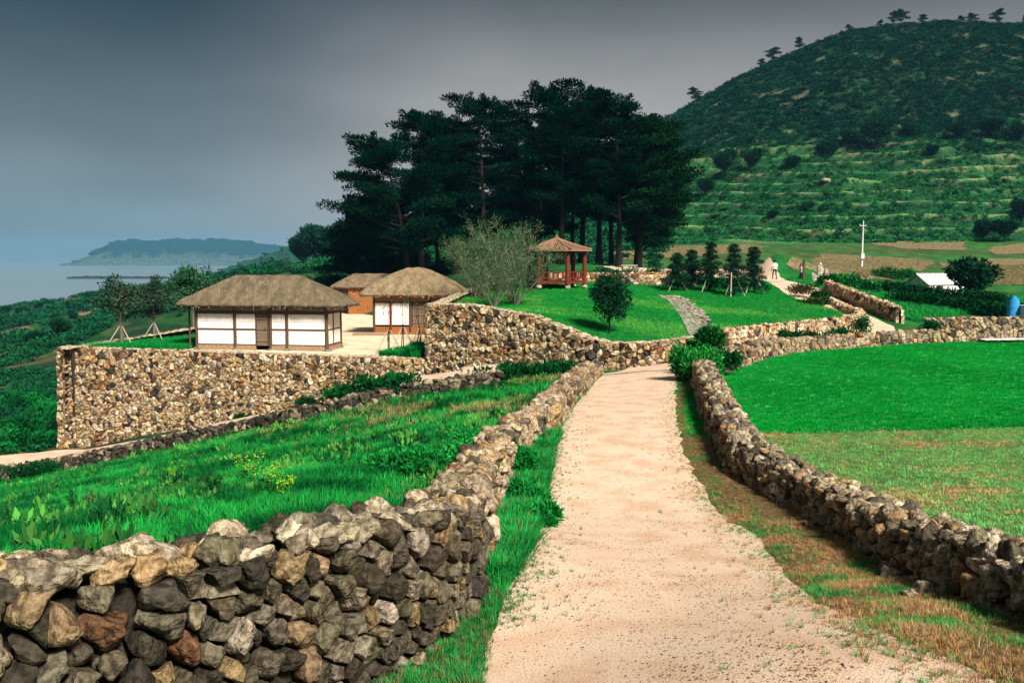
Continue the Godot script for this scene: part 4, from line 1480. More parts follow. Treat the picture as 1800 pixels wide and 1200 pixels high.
func build_buildings() -> void:
	var Y := -4.93
	# the white house on the terrace
	var w := 7.35
	var d := 2.1
	var phi := deg_to_rad(9.0)
	var fl := Vector3(at(346, 600, 50.6).x, Y, -50.6)
	var ctr := fl + Vector3(cos(phi), 0, sin(phi)) * w * 0.5 + Vector3(sin(phi), 0, -cos(phi)) * d * 0.5
	var o := thing("thatched_house", "long low white house with dark posts and a thatched hip roof on the terrace", "house", ctr, -phi)
	var hw := w * 0.5
	var hd := d * 0.5
	var top := 2.36
	var stops := [0.0, 0.30, 0.46, 0.575, 0.70, 1.0]
	for s in stops:
		if s != 0.46: post(o, -hw + w * s, hd, top, 0.2, M.dark_wood)
	for s in [0.0, 0.3, 0.7, 1.0]: post(o, -hw + w * s, -hd, top, 0.2, M.dark_wood)
	post(o, hw, 0.12, top, 0.14, M.dark_wood)
	post(o, -hw, 0.12, top, 0.14, M.dark_wood)
	post(o, -hw - 0.62, hd - 0.4, top, 0.11, M.dark_wood)
	for k in 5:
		var x0: float = -hw + w * stops[k] + (0.1 if k != 2 else 0.0)
		var x1: float = -hw + w * stops[k + 1] - 0.1
		if k == 1: x1 += 0.1
		var p := Vector3(x0, 0, hd)
		var q := Vector3(x1, 0, hd)
		if k == 2:
			plank_door(o, x0, x1, hd + 0.01, 0.24, 1.98)
			continue
		wall_bay(o, p, q, 0.27, 1.06, M.plaster)
		lattice_window(o, p, q, 1.15, 1.93, maxi(4, int((x1 - x0) / 0.16)), 2)
	rail(o, Vector3(-hw + 0.1, 0, hd), Vector3(hw - 0.1, 0, hd), 2.02, 0.13, M.dark_wood, "lintel")
	rail(o, Vector3(-hw, 0, hd), Vector3(hw, 0, hd), 2.32, 0.16, M.dark_wood, "eave_beam")
	wall_bay(o, Vector3(-hw, 0, hd - 0.02), Vector3(hw, 0, hd - 0.02), 2.085, 2.24, M.plinth, "frieze")
	for k in [[0.0, 0.30], [0.30, 0.46], [0.575, 0.70], [0.70, 1.0]]: rail(o, Vector3(-hw + w * k[0] + 0.09, 0, hd + 0.012), Vector3(-hw + w * k[1] - 0.09 * (0.0 if k[1] == 0.46 else 1.0), 0, hd + 0.012), 1.11, 0.105, M.dark_wood)
	for k in [[0.0, 0.30], [0.30, 0.46], [0.575, 0.70], [0.70, 1.0]]: wall_bay(o, Vector3(-hw + w * k[0] + 0.09, 0, hd + 0.03), Vector3(-hw + w * k[1] - 0.09 * (0.0 if k[1] == 0.46 else 1.0), 0, hd + 0.03), -0.05, 0.26, M.plinth, "plinth", 0.16)
	for k in [[0.0, 0.30], [0.30, 0.46], [0.575, 0.70], [0.70, 1.0]]: rail(o, Vector3(-hw + w * k[0] + 0.09, 0, hd + 0.06), Vector3(-hw + w * k[1] - 0.09 * (0.0 if k[1] == 0.46 else 1.0), 0, hd + 0.06), 0.292, 0.06, M.dark_wood, "sill")
	for s in [-1.0, 1.0]:
		for seg in [[hd - 0.1, 0.2], [0.04, -hd + 0.1]]:
			var p := Vector3(hw * s, 0, seg[0])
			var q := Vector3(hw * s, 0, seg[1])
			if s < 0.0:
				var t := p
				p = q
				q = t
			wall_bay(o, p, q, 0.36, 1.07, M.plaster)
			wall_bay(o, p, q, 1.15, 1.95, M.plaster)
			rail(o, p, q, 1.11, 0.08, M.dark_wood)
			rail(o, p, q, 2.02, 0.12, M.dark_wood)
			rail(o, p, q, 0.30, 0.10, M.dark_wood)
			wall_bay(o, p, q, -0.05, 0.25, M.plinth, "plinth", 0.16)
			wall_bay(o, p, q, 2.085, 2.4, M.plinth, "frieze")
	wall_bay(o, Vector3(hw, 0, -hd), Vector3(-hw, 0, -hd), -0.05, 2.4, M.clay, "back_wall")
	rail(o, Vector3(hw - 0.1, 0, -0.9), Vector3(hw - 0.1, 0, 0.9), 2.44, 0.12, M.dark_wood, "tie_beam")
	thatch(o, 4.75, 1.75, 1.9, 2.50, 1.5, M.thatch, Color(0.19, 0.16, 0.12), 0.11)
	# the golden roofed house beside the tall wall
	var th2: StandardMaterial3D = M.thatch.duplicate()
	th2.albedo_color = lin(0.31, 0.25, 0.17)
	o = thing("thatched_house", "small white house with a steep golden thatched roof beside the high wall", "house", Vector3(-6.35, Y, -61.9), deg_to_rad(-4.0))
	w = 4.9
	d = 3.2
	hw = w * 0.5
	hd = d * 0.5
	for s in [0.0, 0.22, 0.48, 0.74, 1.0]: post(o, -hw + w * s, hd, 2.5, 0.17, M.red_wood if s == 0.22 else M.dark_wood)
	for s in [0.0, 1.0]: post(o, -hw + w * s, -hd, 2.5, 0.17, M.dark_wood)
	for k in 4:
		var st := [0.0, 0.22, 0.48, 0.74, 1.0]
		var p := Vector3(-hw + w * st[k] + 0.085, 0, hd)
		var q := Vector3(-hw + w * st[k + 1] - 0.085, 0, hd)
		if k == 2:
			plank_door(o, p.x, q.x, hd, 0.5, 2.0)
		else:
			lattice_window(o, p, q, 0.62, 2.02, 4, 2)
		wall_bay(o, p + Vector3(0, 0, 0.04), q + Vector3(0, 0, 0.04), -0.05, 0.50, M.clay, "plinth", 0.2)
		wall_bay(o, p, q, 2.14, 2.5, M.clay, "frieze")
		rail(o, p, q, 2.08, 0.11, M.dark_wood, "lintel")
	for s in [-1.0, 1.0]:
		wall_bay(o, Vector3(hw * s, 0, hd * s), Vector3(hw * s, 0, -hd * s), -0.05, 2.5, M.clay, "side_wall", 0.12)
	wall_bay(o, Vector3(hw, 0, -hd), Vector3(-hw, 0, -hd), -0.05, 2.5, M.clay, "back_wall", 0.12)
	solid(o, "step", Vector3(-hw - 0.1, 0.09, hd + 0.75), Vector3(2.2, 0.18, 0.5), M.plinth, 0.02)
	thatch(o, 3.45, 2.3, 0.55, 2.64, 1.66, th2, Color(0.28, 0.22, 0.15), 0.1, 0.0, 0.08)
	# the clay house behind
	var th3: StandardMaterial3D = M.thatch.duplicate()
	th3.albedo_color = lin(0.25, 0.195, 0.145)
	o = thing("thatched_house", "brown clay walled house with a low thatched roof, farthest of the three", "house", Vector3(-12.2, Y, -84.0), deg_to_rad(-2.0))
	w = 6.0
	d = 3.4
	hw = w * 0.5
	hd = d * 0.5
	wall_bay(o, Vector3(-hw + 0.9, 0, hd), Vector3(hw, 0, hd), -0.05, 2.35, M.clay, "front_wall", 0.3)
	wall_bay(o, Vector3(hw, 0, -hd), Vector3(-hw, 0, -hd), -0.05, 2.35, M.clay, "back_wall", 0.3)
	wall_bay(o, Vector3(-hw + 0.9, 0, -hd + 0.16), Vector3(-hw + 0.9, 0, hd - 0.16), -0.05, 2.35, M.clay, "side_wall", 0.3)
	wall_bay(o, Vector3(hw, 0, hd - 0.16), Vector3(hw, 0, -hd + 0.16), -0.05, 2.35, M.clay, "side_wall", 0.3)
	for z in [hd, -hd]: post(o, -hw - 0.2, z, 2.35, 0.16, M.dark_wood)
	solid(o, "porch_wall", Vector3(-hw + 0.3, 1.9, hd), Vector3(0.85, 0.8, 0.08), M.dark_wood, 0.01)  # dark panel added to stand in for shade in the open porch
	for k in 60:                                     # field stones set in the clay
		var st := acc()
		loose_rock(st, Transform3D(Basis.IDENTITY, Vector3(rng.randf_range(-hw + 1.05, hw - 0.2), rng.randf_range(0.1, 2.2), hd + 0.13)), Vector3(rng.randf_range(0.09, 0.2), rng.randf_range(0.07, 0.13), 0.08), 1, 0.0, Color(0.42, 0.2, 0.07) if rng.randf() < 0.6 else Color(0.22, 0.12, 0.06), 8.0)
		put("stone", bake(st), M.rock_far, o)
	thatch(o, 3.75, 2.2, 2.0, 2.44, 1.1, th3, Color(0.25, 0.19, 0.14), 0.1)
	pavilion()
	shed()

func pavilion() -> void:
	var px := at(978, 506, 58.5)
	var o := thing("pavilion", "small open red wooden pavilion with a brown pointed roof at the back of the lawn", "pavilion", Vector3(px.x, HL(px.x, 58.5) - 0.02, -58.5), deg_to_rad(-10.0))
	var R := 1.75
	var p := []
	for k in 6: p.append(Vector3(cos(TAU * k / 6), 0, sin(TAU * k / 6)) * R)
	var fa := acc()
	for k in 6:
		var q: Vector3 = p[k]
		var r: Vector3 = p[(k + 1) % 6]
		var k0: int = fa.v.size()
		fa.v.append_array(PackedVector3Array([Vector3(0, 0.46, 0), q * 1.04 + Vector3(0, 0.46, 0), r * 1.04 + Vector3(0, 0.46, 0), q * 1.04 + Vector3(0, 0.3, 0), r * 1.04 + Vector3(0, 0.3, 0), Vector3(0, 0.3, 0)]))
		fa.i.append_array(PackedInt32Array([k0, k0 + 1, k0 + 2, k0 + 1, k0 + 3, k0 + 4, k0 + 1, k0 + 4, k0 + 2, k0 + 5, k0 + 4, k0 + 3]))
	fa.c = PackedColorArray()
	put("floor", bake(fa), M.red_wood, o)
	for k in 6:
		var q: Vector3 = p[k]
		var r: Vector3 = p[(k + 1) % 6]
		var s := acc()
		loose_rock(s, Transform3D(Basis.IDENTITY, q + Vector3(0, 0.1, 0)), Vector3(0.2, 0.2, 0.2), 1, 0.0, Color(0.55, 0.52, 0.47), 9.0)
		put("footing", bake(s), M.rock_far, o)
		var t := acc()
		tube(t, [q + Vector3(0, 0.24, 0), q + Vector3(0, 2.3, 0)], [0.15, 0.14], 10)
		put("post", bake(t), M.red_wood, o)
		var along := (r - q).normalized()
		var b := Basis(along, Vector3.UP, along.cross(Vector3.UP))
		var mid := (q + r) * 0.5
		var ln := q.distance_to(r)
		solid(o, "beam", mid + Vector3(0, 2.22, 0), Vector3(ln - 0.22, 0.18, 0.11), M.red_wood, 0.015, b)
		if k == 4: continue
		var rl := solid(o, "railing", mid + Vector3(0, 0.98, 0), Vector3(ln - 0.24, 0.07, 0.08), M.red_wood, 0.012, b)
		solid(rl, "lower_rail", mid + Vector3(0, 0.60, 0), Vector3(ln - 0.24, 0.07, 0.06), M.red_wood, 0.01, b)
		for x in 5: solid(rl, "baluster", mid + b * Vector3((x - 2) * (ln - 0.3) / 5.0, 0.79, 0), Vector3(0.11, 0.31, 0.035), M.red_wood, 0.0, b)
	var ra := acc()
	var RR := 2.2
	for k in 6:
		var q := Vector3(cos(TAU * k / 6), 0, sin(TAU * k / 6)) * RR
		var r := Vector3(cos(TAU * (k + 1) / 6), 0, sin(TAU * (k + 1) / 6)) * RR
		var k0: int = ra.v.size()
		ra.v.append_array(PackedVector3Array([Vector3(0, 3.06, 0), q * 0.5 + Vector3(0, 2.66, 0), r * 0.5 + Vector3(0, 2.66, 0), q + Vector3(0, 2.36, 0), r + Vector3(0, 2.36, 0), q + Vector3(0, 2.26, 0), r + Vector3(0, 2.26, 0), Vector3(0, 2.5, 0)]))
		ra.i.append_array(PackedInt32Array([k0, k0 + 1, k0 + 2, k0 + 1, k0 + 3, k0 + 4, k0 + 1, k0 + 4, k0 + 2, k0 + 3, k0 + 5, k0 + 6, k0 + 3, k0 + 6, k0 + 4, k0 + 5, k0 + 7, k0 + 6]))
	var roof := put("roof", bake(ra), M.roof_shingle, o)
	for k in 6:                                      # battens down the slopes and hips
		var q := Vector3(cos(TAU * k / 6), 0, sin(TAU * k / 6)) * RR
		var r := Vector3(cos(TAU * (k + 1) / 6), 0, sin(TAU * (k + 1) / 6)) * RR
		for j in 7:
			var e := q.lerp(r, j / 7.0)
			var t := acc()
			tube(t, [e * 0.03 + Vector3(0, 3.07, 0), e * 0.5 + Vector3(0, 2.69, 0), e * 1.01 + Vector3(0, 2.385, 0)], [0.018 if j else 0.05, 0.018 if j else 0.05, 0.018 if j else 0.05], 5)
			put("hip" if j == 0 else "batten", bake(t), M.roof_shingle, roof)
	var f := acc()
	tube(f, [Vector3(0, 3.02, 0), Vector3(0, 3.12, 0), Vector3(0, 3.2, 0), Vector3(0, 3.32, 0)], [0.16, 0.17, 0.09, 0.02], 8)
	put("finial", bake(f), M.roof_shingle, roof)

func shed() -> void:
	var c := at(1643, 516, 84)
	var g := H(c.x, 84)
	var o := thing("shed", "low shed with a pale white roof half hidden behind a dark round tree", "shed", Vector3(c.x, g, -84), deg_to_rad(24.0))
	solid(o, "wall", Vector3(0, 0.55, 1.3), Vector3(4.2, 1.1, 0.12), M.pale, 0.01)
	solid(o, "wall", Vector3(0, 0.55, -1.3), Vector3(4.2, 1.1, 0.12), M.pale, 0.01)
	for s in [-1.0, 1.0]:
		var ga := acc()
		var x: float = 2.04 * s
		ga.v.append_array(PackedVector3Array([Vector3(x, 0, 1.22), Vector3(x, 0, -1.22), Vector3(x, 1.12, -1.22), Vector3(x, 1.95, 0), Vector3(x, 1.12, 1.22)]))
		ga.i.append_array(PackedInt32Array([0, 1, 2, 0, 2, 4, 4, 2, 3]))
		put("gable", bake(ga), M.pale, o)
		var pitch := atan2(0.85, 1.3)
		var rf := solid(o, "roof", Vector3(0, 1.58, 0.72 * s), Vector3(4.7, 0.05, 1.78), M.pale, 0.0, Basis(Vector3(1, 0, 0), pitch * s))
		for k in 8: solid(rf, "rib", Vector3(-2.2 + k * 0.63, 1.62, 0.72 * s), Vector3(0.05, 0.05, 1.74), M.pale, 0.0, Basis(Vector3(1, 0, 0), pitch * s))
	solid(o, "ridge", Vector3(0, 2.03, 0), Vector3(4.75, 0.08, 0.18), M.dark_wood, 0.01)
	solid(o, "door", Vector3(-0.9, 0.5, 1.372), Vector3(0.8, 0.98, 0.02), M.dark_wood)

# ------------------------------------------------------------------ trees and bushes
func rdir() -> Vector3:
	var y := rng.randf_range(-1.0, 1.0)
	var a := rng.randf() * TAU
	return Vector3(sqrt(1 - y * y) * cos(a), y, sqrt(1 - y * y) * sin(a))

func leaf(a: Dictionary, p: Vector3, d: Vector3, s: float, w: float, col: Color) -> void:
	# one leaf or needle bunch: a folded diamond
	var side := d.cross(rdir())
	if side.length() < 0.01: return
	side = side.normalized() * w * 0.5
	var k: int = a.v.size()
	a.v.append_array(PackedVector3Array([p, p + d * s * 0.45 + side, p + d * s, p + d * s * 0.45 - side]))
	a.c.append_array(PackedColorArray([col, col, col, col]))
	a.i.append_array(PackedInt32Array([k, k + 1, k + 2, k, k + 2, k + 3]))

func clump(a: Dictionary, c: Vector3, r: Vector3, n: int, s: float, w: float, dark: Color, pale: Color, lift := 0.3) -> void:
	var tone := dark.lerp(pale, rng.randf())
	for k in n:
		var d := rdir()
		var q := pow(rng.randf(), 0.45)
		var p := c + Vector3(d.x * r.x, d.y * r.y, d.z * r.z) * q
		var dir := (d + Vector3(0, lift, 0) + rdir() * 0.7).normalized()
		var g := rng.randf_range(0.65, 1.35)
		leaf(a, p, dir, s * rng.randf_range(0.6, 1.3), w * rng.randf_range(0.7, 1.3), Color(tone.r * g, tone.g * g, tone.b * g))

func make_pine(o: Node3D, hgt: float, spec: Dictionary) -> void:
	# trunk, limbs reaching out, flat pads of needles
	var wood := acc()
	var green := acc()
	var lean: Vector2 = spec.get("lean", Vector2.ZERO)
	var low: float = spec.low
	var spreadw: float = spec.spread
	var tr := hgt * 0.017 + 0.05
	var pts := []
	var rad := []
	var wob := Vector2(rng.randf_range(-0.4, 0.4), rng.randf_range(-0.4, 0.4))
	for k in 9:
		var t := k / 8.0
		pts.append(Vector3(lean.x * t * t + sin(t * 5.0 + wob.x * 4.0) * wob.x * t, hgt * 0.96 * t - 0.3 * (1 - t), lean.y * t * t + sin(t * 4.0) * wob.y * t))
		rad.append(lerpf(tr, 0.05, pow(t, 0.8)) * (1.35 if k == 0 else 1.0))
	tube(wood, pts, rad, 7)
	var dark: Color = spec.get("dark", Color(0.002, 0.010, 0.007))
	var pale: Color = spec.get("pale", Color(0.0045, 0.021, 0.011))
	var n: int = spec.limbs
	var an := rng.randf() * TAU
	for k in n:
		var t := low + (1.0 - low) * pow((k + 0.5) / n, 0.9)
		an += 2.4 + rng.randf_range(-0.5, 0.5)
		var f := t * 8.0
		var p0: Vector3 = (pts[int(f)] as Vector3).lerp(pts[mini(int(f) + 1, 8)], f - int(f))
		var prof := sin(clampf((1.0 - t) / (1.0 - low) * 0.86 + 0.14, 0.0, 1.0) * PI * 0.62) 
		var reach := spreadw * (0.28 + 0.8 * prof) * rng.randf_range(0.7, 1.15)
		var out := Vector3(cos(an), 0, sin(an))
		if spec.has("toward"):
			out = (out + (spec.toward as Vector3) * rng.randf_range(0.0, 1.2)).normalized()
		var droop: float = spec.get("droop", 0.0)
		var mid := p0 + out * reach * 0.5 + Vector3(0, reach * rng.randf_range(0.02, 0.2), 0)
		var tip := p0 + out * reach + Vector3(0, reach * (rng.randf_range(0.05, 0.35) - droop), 0)
		tube(wood, [p0, mid, tip], [lerpf(tr * 0.4, 0.05, t), 0.05, 0.02], 5)
		var m := int(3 + reach * 0.9)
		for j in m:
			var s := lerpf(0.35, 1.02, (j + rng.randf() * 0.6) / m)
			var c := p0.lerp(mid, s * 2.0) if s < 0.5 else mid.lerp(tip, s * 2.0 - 1.0)
			c += Vector3(rng.randf_range(-0.6, 0.6), rng.randf_range(-0.1, 0.35), rng.randf_range(-0.6, 0.6)) * (0.5 + reach * 0.12)
			var r: float = rng.randf_range(0.55, 1.0) * spec.get("pad", 1.0)
			clump(green, c, Vector3(r, r * rng.randf_range(0.26, 0.42), r), int(120 * r * r) + 34, 0.32, 0.11, dark, pale, 0.7)
	for k in 5:                                      # ragged upright shoots at the top
		var sp: Vector3 = pts[8] + Vector3(rng.randf_range(-1.3, 1.3), rng.randf_range(-1.0, 0.1), rng.randf_range(-1.3, 1.3)) * minf(1.0, hgt / 12.0)
		var sh := rng.randf_range(0.6, 1.5) * minf(1.0, hgt / 12.0)
		tube(wood, [sp - Vector3(0, 0.5, 0), sp + Vector3(0, sh, 0)], [0.04, 0.015], 4)
		for j in 4: clump(green, sp + Vector3(0, sh * j / 3.5, 0), Vector3(0.42, 0.22, 0.42) * (1.15 - j * 0.22) * minf(1.0, hgt / 10.0), 36, 0.3, 0.1, dark, pale, 0.9)
	for k in 4:
		clump(green, pts[8] + Vector3(rng.randf_range(-0.5, 0.5), rng.randf_range(-0.9, 0.25), rng.randf_range(-0.5, 0.5)), Vector3(0.6, 0.5, 0.6), 110, 0.3, 0.085, dark, pale, 0.9)
	put("trunk", bake(wood), M.bark, o)
	put("crown", bake(green), M.needle, o)

func branch(wood: Dictionary, ends: Array, p: Vector3, d: Vector3, ln: float, r: float, depth: int, fan: float, up: float) -> void:
	var mid := p + d * ln * 0.5 + rdir() * ln * 0.06
	var e := p + (d + Vector3(0, up * 0.25, 0)).normalized() * ln + rdir() * ln * 0.06
	tube(wood, [p, mid, e], [r, r * 0.8, r * 0.55], 5 if depth > 1 else 4)
	if depth <= 1: ends.append(mid)
	if depth == 0:
		ends.append(e)
		return
	var n := 3 if rng.randf() < 0.55 else 2
	var a0 := rng.randf() * TAU
	var s := d.cross(Vector3(0.3, 0.1, 0.9)).normalized()
	var t := d.cross(s)
	for k in n:
		var an := a0 + TAU * k / n + rng.randf_range(-0.5, 0.5)
		var nd := (d + (s * cos(an) + t * sin(an)) * fan * rng.randf_range(0.7, 1.3) + Vector3(0, up, 0)).normalized()
		branch(wood, ends, e if k < 2 else mid, nd, ln * rng.randf_range(0.62, 0.85), r * 0.55, depth - 1, fan, up)

func make_broadleaf(o: Node3D, spec: Dictionary) -> void:
	var wood := acc()
	var green := acc()
	var ends := []
	for st in spec.get("stems", 1):
		var d := Vector3(0, 1, 0)
		var p := Vector3(0, -0.15, 0)
		if spec.get("stems", 1) > 1:
			d = (d + Vector3(cos(st * 2.4), 0, sin(st * 2.4)) * spec.get("splay", 0.4)).normalized()
			p += Vector3(cos(st * 2.4), 0, sin(st * 2.4)) * 0.12
		branch(wood, ends, p, d, spec.trunk, spec.radius, spec.depth, spec.fan, spec.get("up", 0.15))
	var r: float = spec.clump
	for e in ends:
		if rng.randf() < spec.get("bare", 0.0): continue
		clump(green, e, Vector3(r, r * spec.get("squash", 0.8), r), spec.leaves, spec.leaf, spec.leaf * spec.get("broad", 0.5), spec.dark, spec.pale, 0.25)
	put("trunk", bake(wood), spec.get("bark", M.bark), o)
	put("crown", bake(green), M.leaf, o)

func make_oval(o: Node3D, trunk_h: float, c: Vector3, r: Vector3, limbs: int, n: int, s: float, dark: Color, pale: Color, bark: Material, tr := 0.07) -> void:
	# a trunk that forks into many limbs, each ending in leaves, within an oval crown
	var wood := acc()
	var green := acc()
	tube(wood, [Vector3(0, -0.15, 0), Vector3(0.02, trunk_h * 0.5, 0.01), Vector3(0, trunk_h, 0), Vector3(c.x * 0.6, c.y, c.z * 0.6), Vector3(c.x, c.y + r.y * 0.7, c.z)], [tr * 1.2, tr, tr * 0.9, tr * 0.5, 0.01], 7)
	for k in limbs:
		var d := rdir()
		var q := pow(rng.randf(), 0.4)
		var e := c + Vector3(d.x * r.x, d.y * r.y, d.z * r.z) * q
		var f := clampf((e.y - trunk_h) / (r.y * 2.0), 0.0, 0.8)
		var p0 := Vector3(0, trunk_h * 0.92, 0).lerp(Vector3(c.x, c.y + r.y * 0.6, c.z), f)
		tube(wood, [p0, p0.lerp(e, 0.5) + Vector3(0, 0.06, 0), e], [tr * 0.35, tr * 0.22, 0.008], 4)
		clump(green, e, Vector3(0.26, 0.2, 0.26) * rng.randf_range(0.7, 1.3) * (r.x + r.y) * 0.5, n, s, s * 0.5, dark, pale, 0.25)
	put("trunk", bake(wood), bark, o)
	put("crown", bake(green), M.leaf, o)

func make_wiry(o: Node3D, stems: int, h: float) -> void:
	# stems fanning out from the ground, fine twigs, sparse small leaves
	var wood := acc()
	var green := acc()
	for k in stems:
		var an := k * 2.4 + rng.randf_range(-0.3, 0.3)
		var tilt := rng.randf_range(0.12, 0.95)
		var out := Vector3(cos(an), 0, sin(an))
		var p := out * 0.15
		var d := (out * tilt + Vector3.UP).normalized()
		var pts := [p]
		var rad := [0.045]
		var n := 7
		for j in n:
			d = (d + rdir() * 0.22 + out * 0.05 + Vector3(0, 0.05, 0)).normalized()
			p = p + d * h * rng.randf_range(0.85, 1.1) / n
			pts.append(p)
			rad.append(lerpf(0.04, 0.008, (j + 1.0) / n))
		tube(wood, pts, rad, 5)
		for j in range(2, n + 1):
			for q in 5:
				var b0: Vector3 = pts[j]
				var bd := (rdir() + d * 0.9).normalized()
				var b1 := b0 + bd * rng.randf_range(0.3, 0.75)
				tube(wood, [b0, b0.lerp(b1, 0.5) + rdir() * 0.05, b1], [0.012, 0.009, 0.004], 3)
				clump(green, b0.lerp(b1, 0.75), Vector3(0.22, 0.2, 0.22), 8 if j < 4 else 14, 0.11, 0.045, Color(0.016, 0.05, 0.02), Color(0.045, 0.12, 0.038), 0.5)
	put("trunk", bake(wood), M.wiry_bark, o)
	put("crown", bake(green), M.leaf, o)

func make_bush(r: Vector3, n: int, s: float, dark: Color, pale: Color, blobs := 9) -> ArrayMesh:
	# leaves on several overlapping mounds, thickest at the outside
	var a := acc()
	for b in blobs:
		var an := rng.randf() * TAU
		var q := sqrt(rng.randf()) * 0.62
		var c := Vector3(cos(an) * q * r.x, r.y * rng.randf_range(0.25, 0.62), sin(an) * q * r.z)
		clump(a, c, r * rng.randf_range(0.34, 0.52), n / blobs, s, s * 0.55, dark, pale, 0.45)
	return bake(a)

func hill_hit(px: float, py: float) -> Vector3:
	var z := 150.0
	while z < 400.0:
		var p := at(px, py, z)
		if p.y < ground_at(p.x, z): return p
		z += 1.0
	return at(px, py, 330.0)

func build_trees() -> void:
	# the grove: each pine [px of its foot, z, py of its top, crown half width, lean, variant]
	var kinds := []
	var specs := [
		{"low": 0.27, "spread": 4.4, "limbs": 28, "lean": Vector2(-0.5, 0.3), "pad": 1.1},
		{"low": 0.3, "spread": 3.8, "limbs": 26, "lean": Vector2(0.8, -0.2), "pad": 1.1},
		{"low": 0.25, "spread": 5.2, "limbs": 36, "lean": Vector2(-2.0, 0.4), "toward": Vector3(-1, 0, 0.1), "pad": 1.15},
		{"low": 0.05, "spread": 4.2, "limbs": 30, "lean": Vector2(-0.8, 0.0), "pad": 1.25, "droop": 0.15},
		{"low": 0.24, "spread": 4.5, "limbs": 32, "lean": Vector2(1.4, 0.5), "toward": Vector3(0.8, 0, 0.2), "pad": 1.2, "pale": Color(0.008, 0.034, 0.012)}]  # last variant: paler needles paint sunlight into the crown colour
	var grove := [
		[1087, 82.0, 172, 0, "stout pine with a thick bare trunk, right of the middle of the grove"],
		[985, 84.0, 178, 1, "pine with a slim dark trunk just behind the pavilion roof"],
		[718, 84.0, 246, 2, "pine leaning out to the left with long limbs at the grove edge"],
		[668, 90.0, 352, 3, "low dense pine with its crown near the ground at the left foot of the grove"],
		[1122, 84.0, 215, 4, "broad pine spreading to the right with boughs coloured a sunlit green, at the right of the grove"],
		[742, 87.0, 194, 0, "tall pine with a ragged pointed top on the left shoulder of the grove"],
		[800, 91.0, 203, 1, "pine in the left part of the grove, its top level with the gap of sky"],
		[850, 88.0, 168, 0, "tall round topped pine left of the middle of the grove"],
		[898, 93.0, 178, 1, "pine between the round topped pine and the pair of highest spires"],
		[946, 90.0, 150, 0, "tall narrow pine whose spire stands above the middle of the grove"],
		[1022, 90.0, 147, 1, "tallest pine of the grove with a thin spire at its top"],
		[1052, 88.0, 185, 0, "pine with a straight dark trunk between the tallest pine and the stout one"],
		[1074, 95.0, 166, 1, "pine with a small separate tuft at its top, right of the tallest pine"],
		[770, 98.0, 235, 0, "shaded pine at the back of the grove behind the pointed left pine"],
		[835, 99.0, 225, 2, "shaded pine with leaning trunk at the back behind the round topped pine"],
		[925, 100.0, 225, 4, "shaded pine at the back of the grove behind the narrow spire"],
		[1005, 99.0, 215, 0, "shaded pine at the back of the grove behind the tallest pine"],
		[1122, 97.0, 262, 4, "lower pine with green boughs hanging over the slope at the right end of the grove"],
		[632, 96.0, 392, 3, "short bushy pine at the far left end of the grove, before the sea"],
		[720, 95.0, 345, 3, "low dark pine filling the foot of the grove behind the golden roof"],
		[1118, 90.0, 205, 1, "pine with a feathery top above the right shoulder of the grove"]]
	var protos := {}
	for g in grove:
		var x: float = at(g[0], 600, g[1]).x
		var y := ground_at(x, g[1]) if g[1] > 77.0 else HL(x, g[1])
		var hgt: float = at(g[0], g[2], g[1]).y - y
		var nominal: float = [16.5, 16.5, 13.5, 9.5, 13.0][g[3]]
		if not protos.has(g[3]):
			var o := thing("pine_tree", g[4], "pine tree", Vector3.ZERO, 0.0, "pines of the grove")
			make_pine(o, nominal, specs[g[3]])
			protos[g[3]] = o
			var s := hgt / nominal
			o.position = Vector3(x, y, -g[1])
			o.scale = Vector3(lerpf(1.0, s, 0.6), s, lerpf(1.0, s, 0.6))
		else:
			var s := hgt / nominal
			var sw := lerpf(1.0, s, 0.6) * rng.randf_range(0.9, 1.08)
			var turn := rng.randf_range(-0.35, 0.35) if g[3] in [2, 4] else rng.randf() * TAU
			copy(protos[g[3]], Vector3(x, y, -g[1]), turn, Vector3(sw, s, sw), g[4])
	# young trees on the terrace, propped with poles
	var o := thing("young_tree", "dark leafy young tree with a pale trunk, on the terrace nearest its corner", "tree", Vector3(at(213, 600, 52.6).x, -4.9, -52.6), 0.0, "young trees on the terrace")
	make_oval(o, 1.45, Vector3(0, 2.65, 0), Vector3(1.35, 1.15, 1.3), 62, 36, 0.19, Color(0.012, 0.032, 0.022), Color(0.028, 0.062, 0.035), M.pale_bark, 0.085)
	props(o, 1.1, 0.8)
	copy(o, Vector3(at(271, 600, 54.8).x, -4.9, -54.8), 2.0, Vector3(0.95, 0.98, 0.95), "dark leafy young tree by the side wall, between its twin and the white house")
	o = thing("young_tree", "greener young tree behind the left end of the thatched roof", "tree", Vector3(at(340, 600, 60).x, -4.9, -60), 0.0, "young trees on the terrace")
	make_oval(o, 1.5, Vector3(0, 3.0, 0), Vector3(1.5, 1.35, 1.4), 85, 44, 0.2, Color(0.012, 0.05, 0.026), Color(0.03, 0.10, 0.04), M.pale_bark, 0.08)
	o = thing("young_tree", "round topped young tree with a short trunk alone on the lawn by the curved wall", "tree", Vector3(at(1071, 600, 41.8).x, HL(at(1071, 600, 41.8).x, 41.8), -41.8))
	make_oval(o, 0.62, Vector3(0.05, 1.72, 0), Vector3(0.8, 1.12, 0.75), 110, 60, 0.13, Color(0.004, 0.026, 0.014), Color(0.012, 0.06, 0.026), M.bark, 0.05)
	# the wiry shrubs behind the wall
	o = thing("wiry_shrub", "wide grey green shrub of many thin pale stems in front of the pavilion", "shrub", Vector3(at(905, 600, 49).x, HL(at(905, 600, 49).x, 49), -49), 0.0, "wiry shrubs behind the wall")
	make_wiry(o, 15, 3.5)
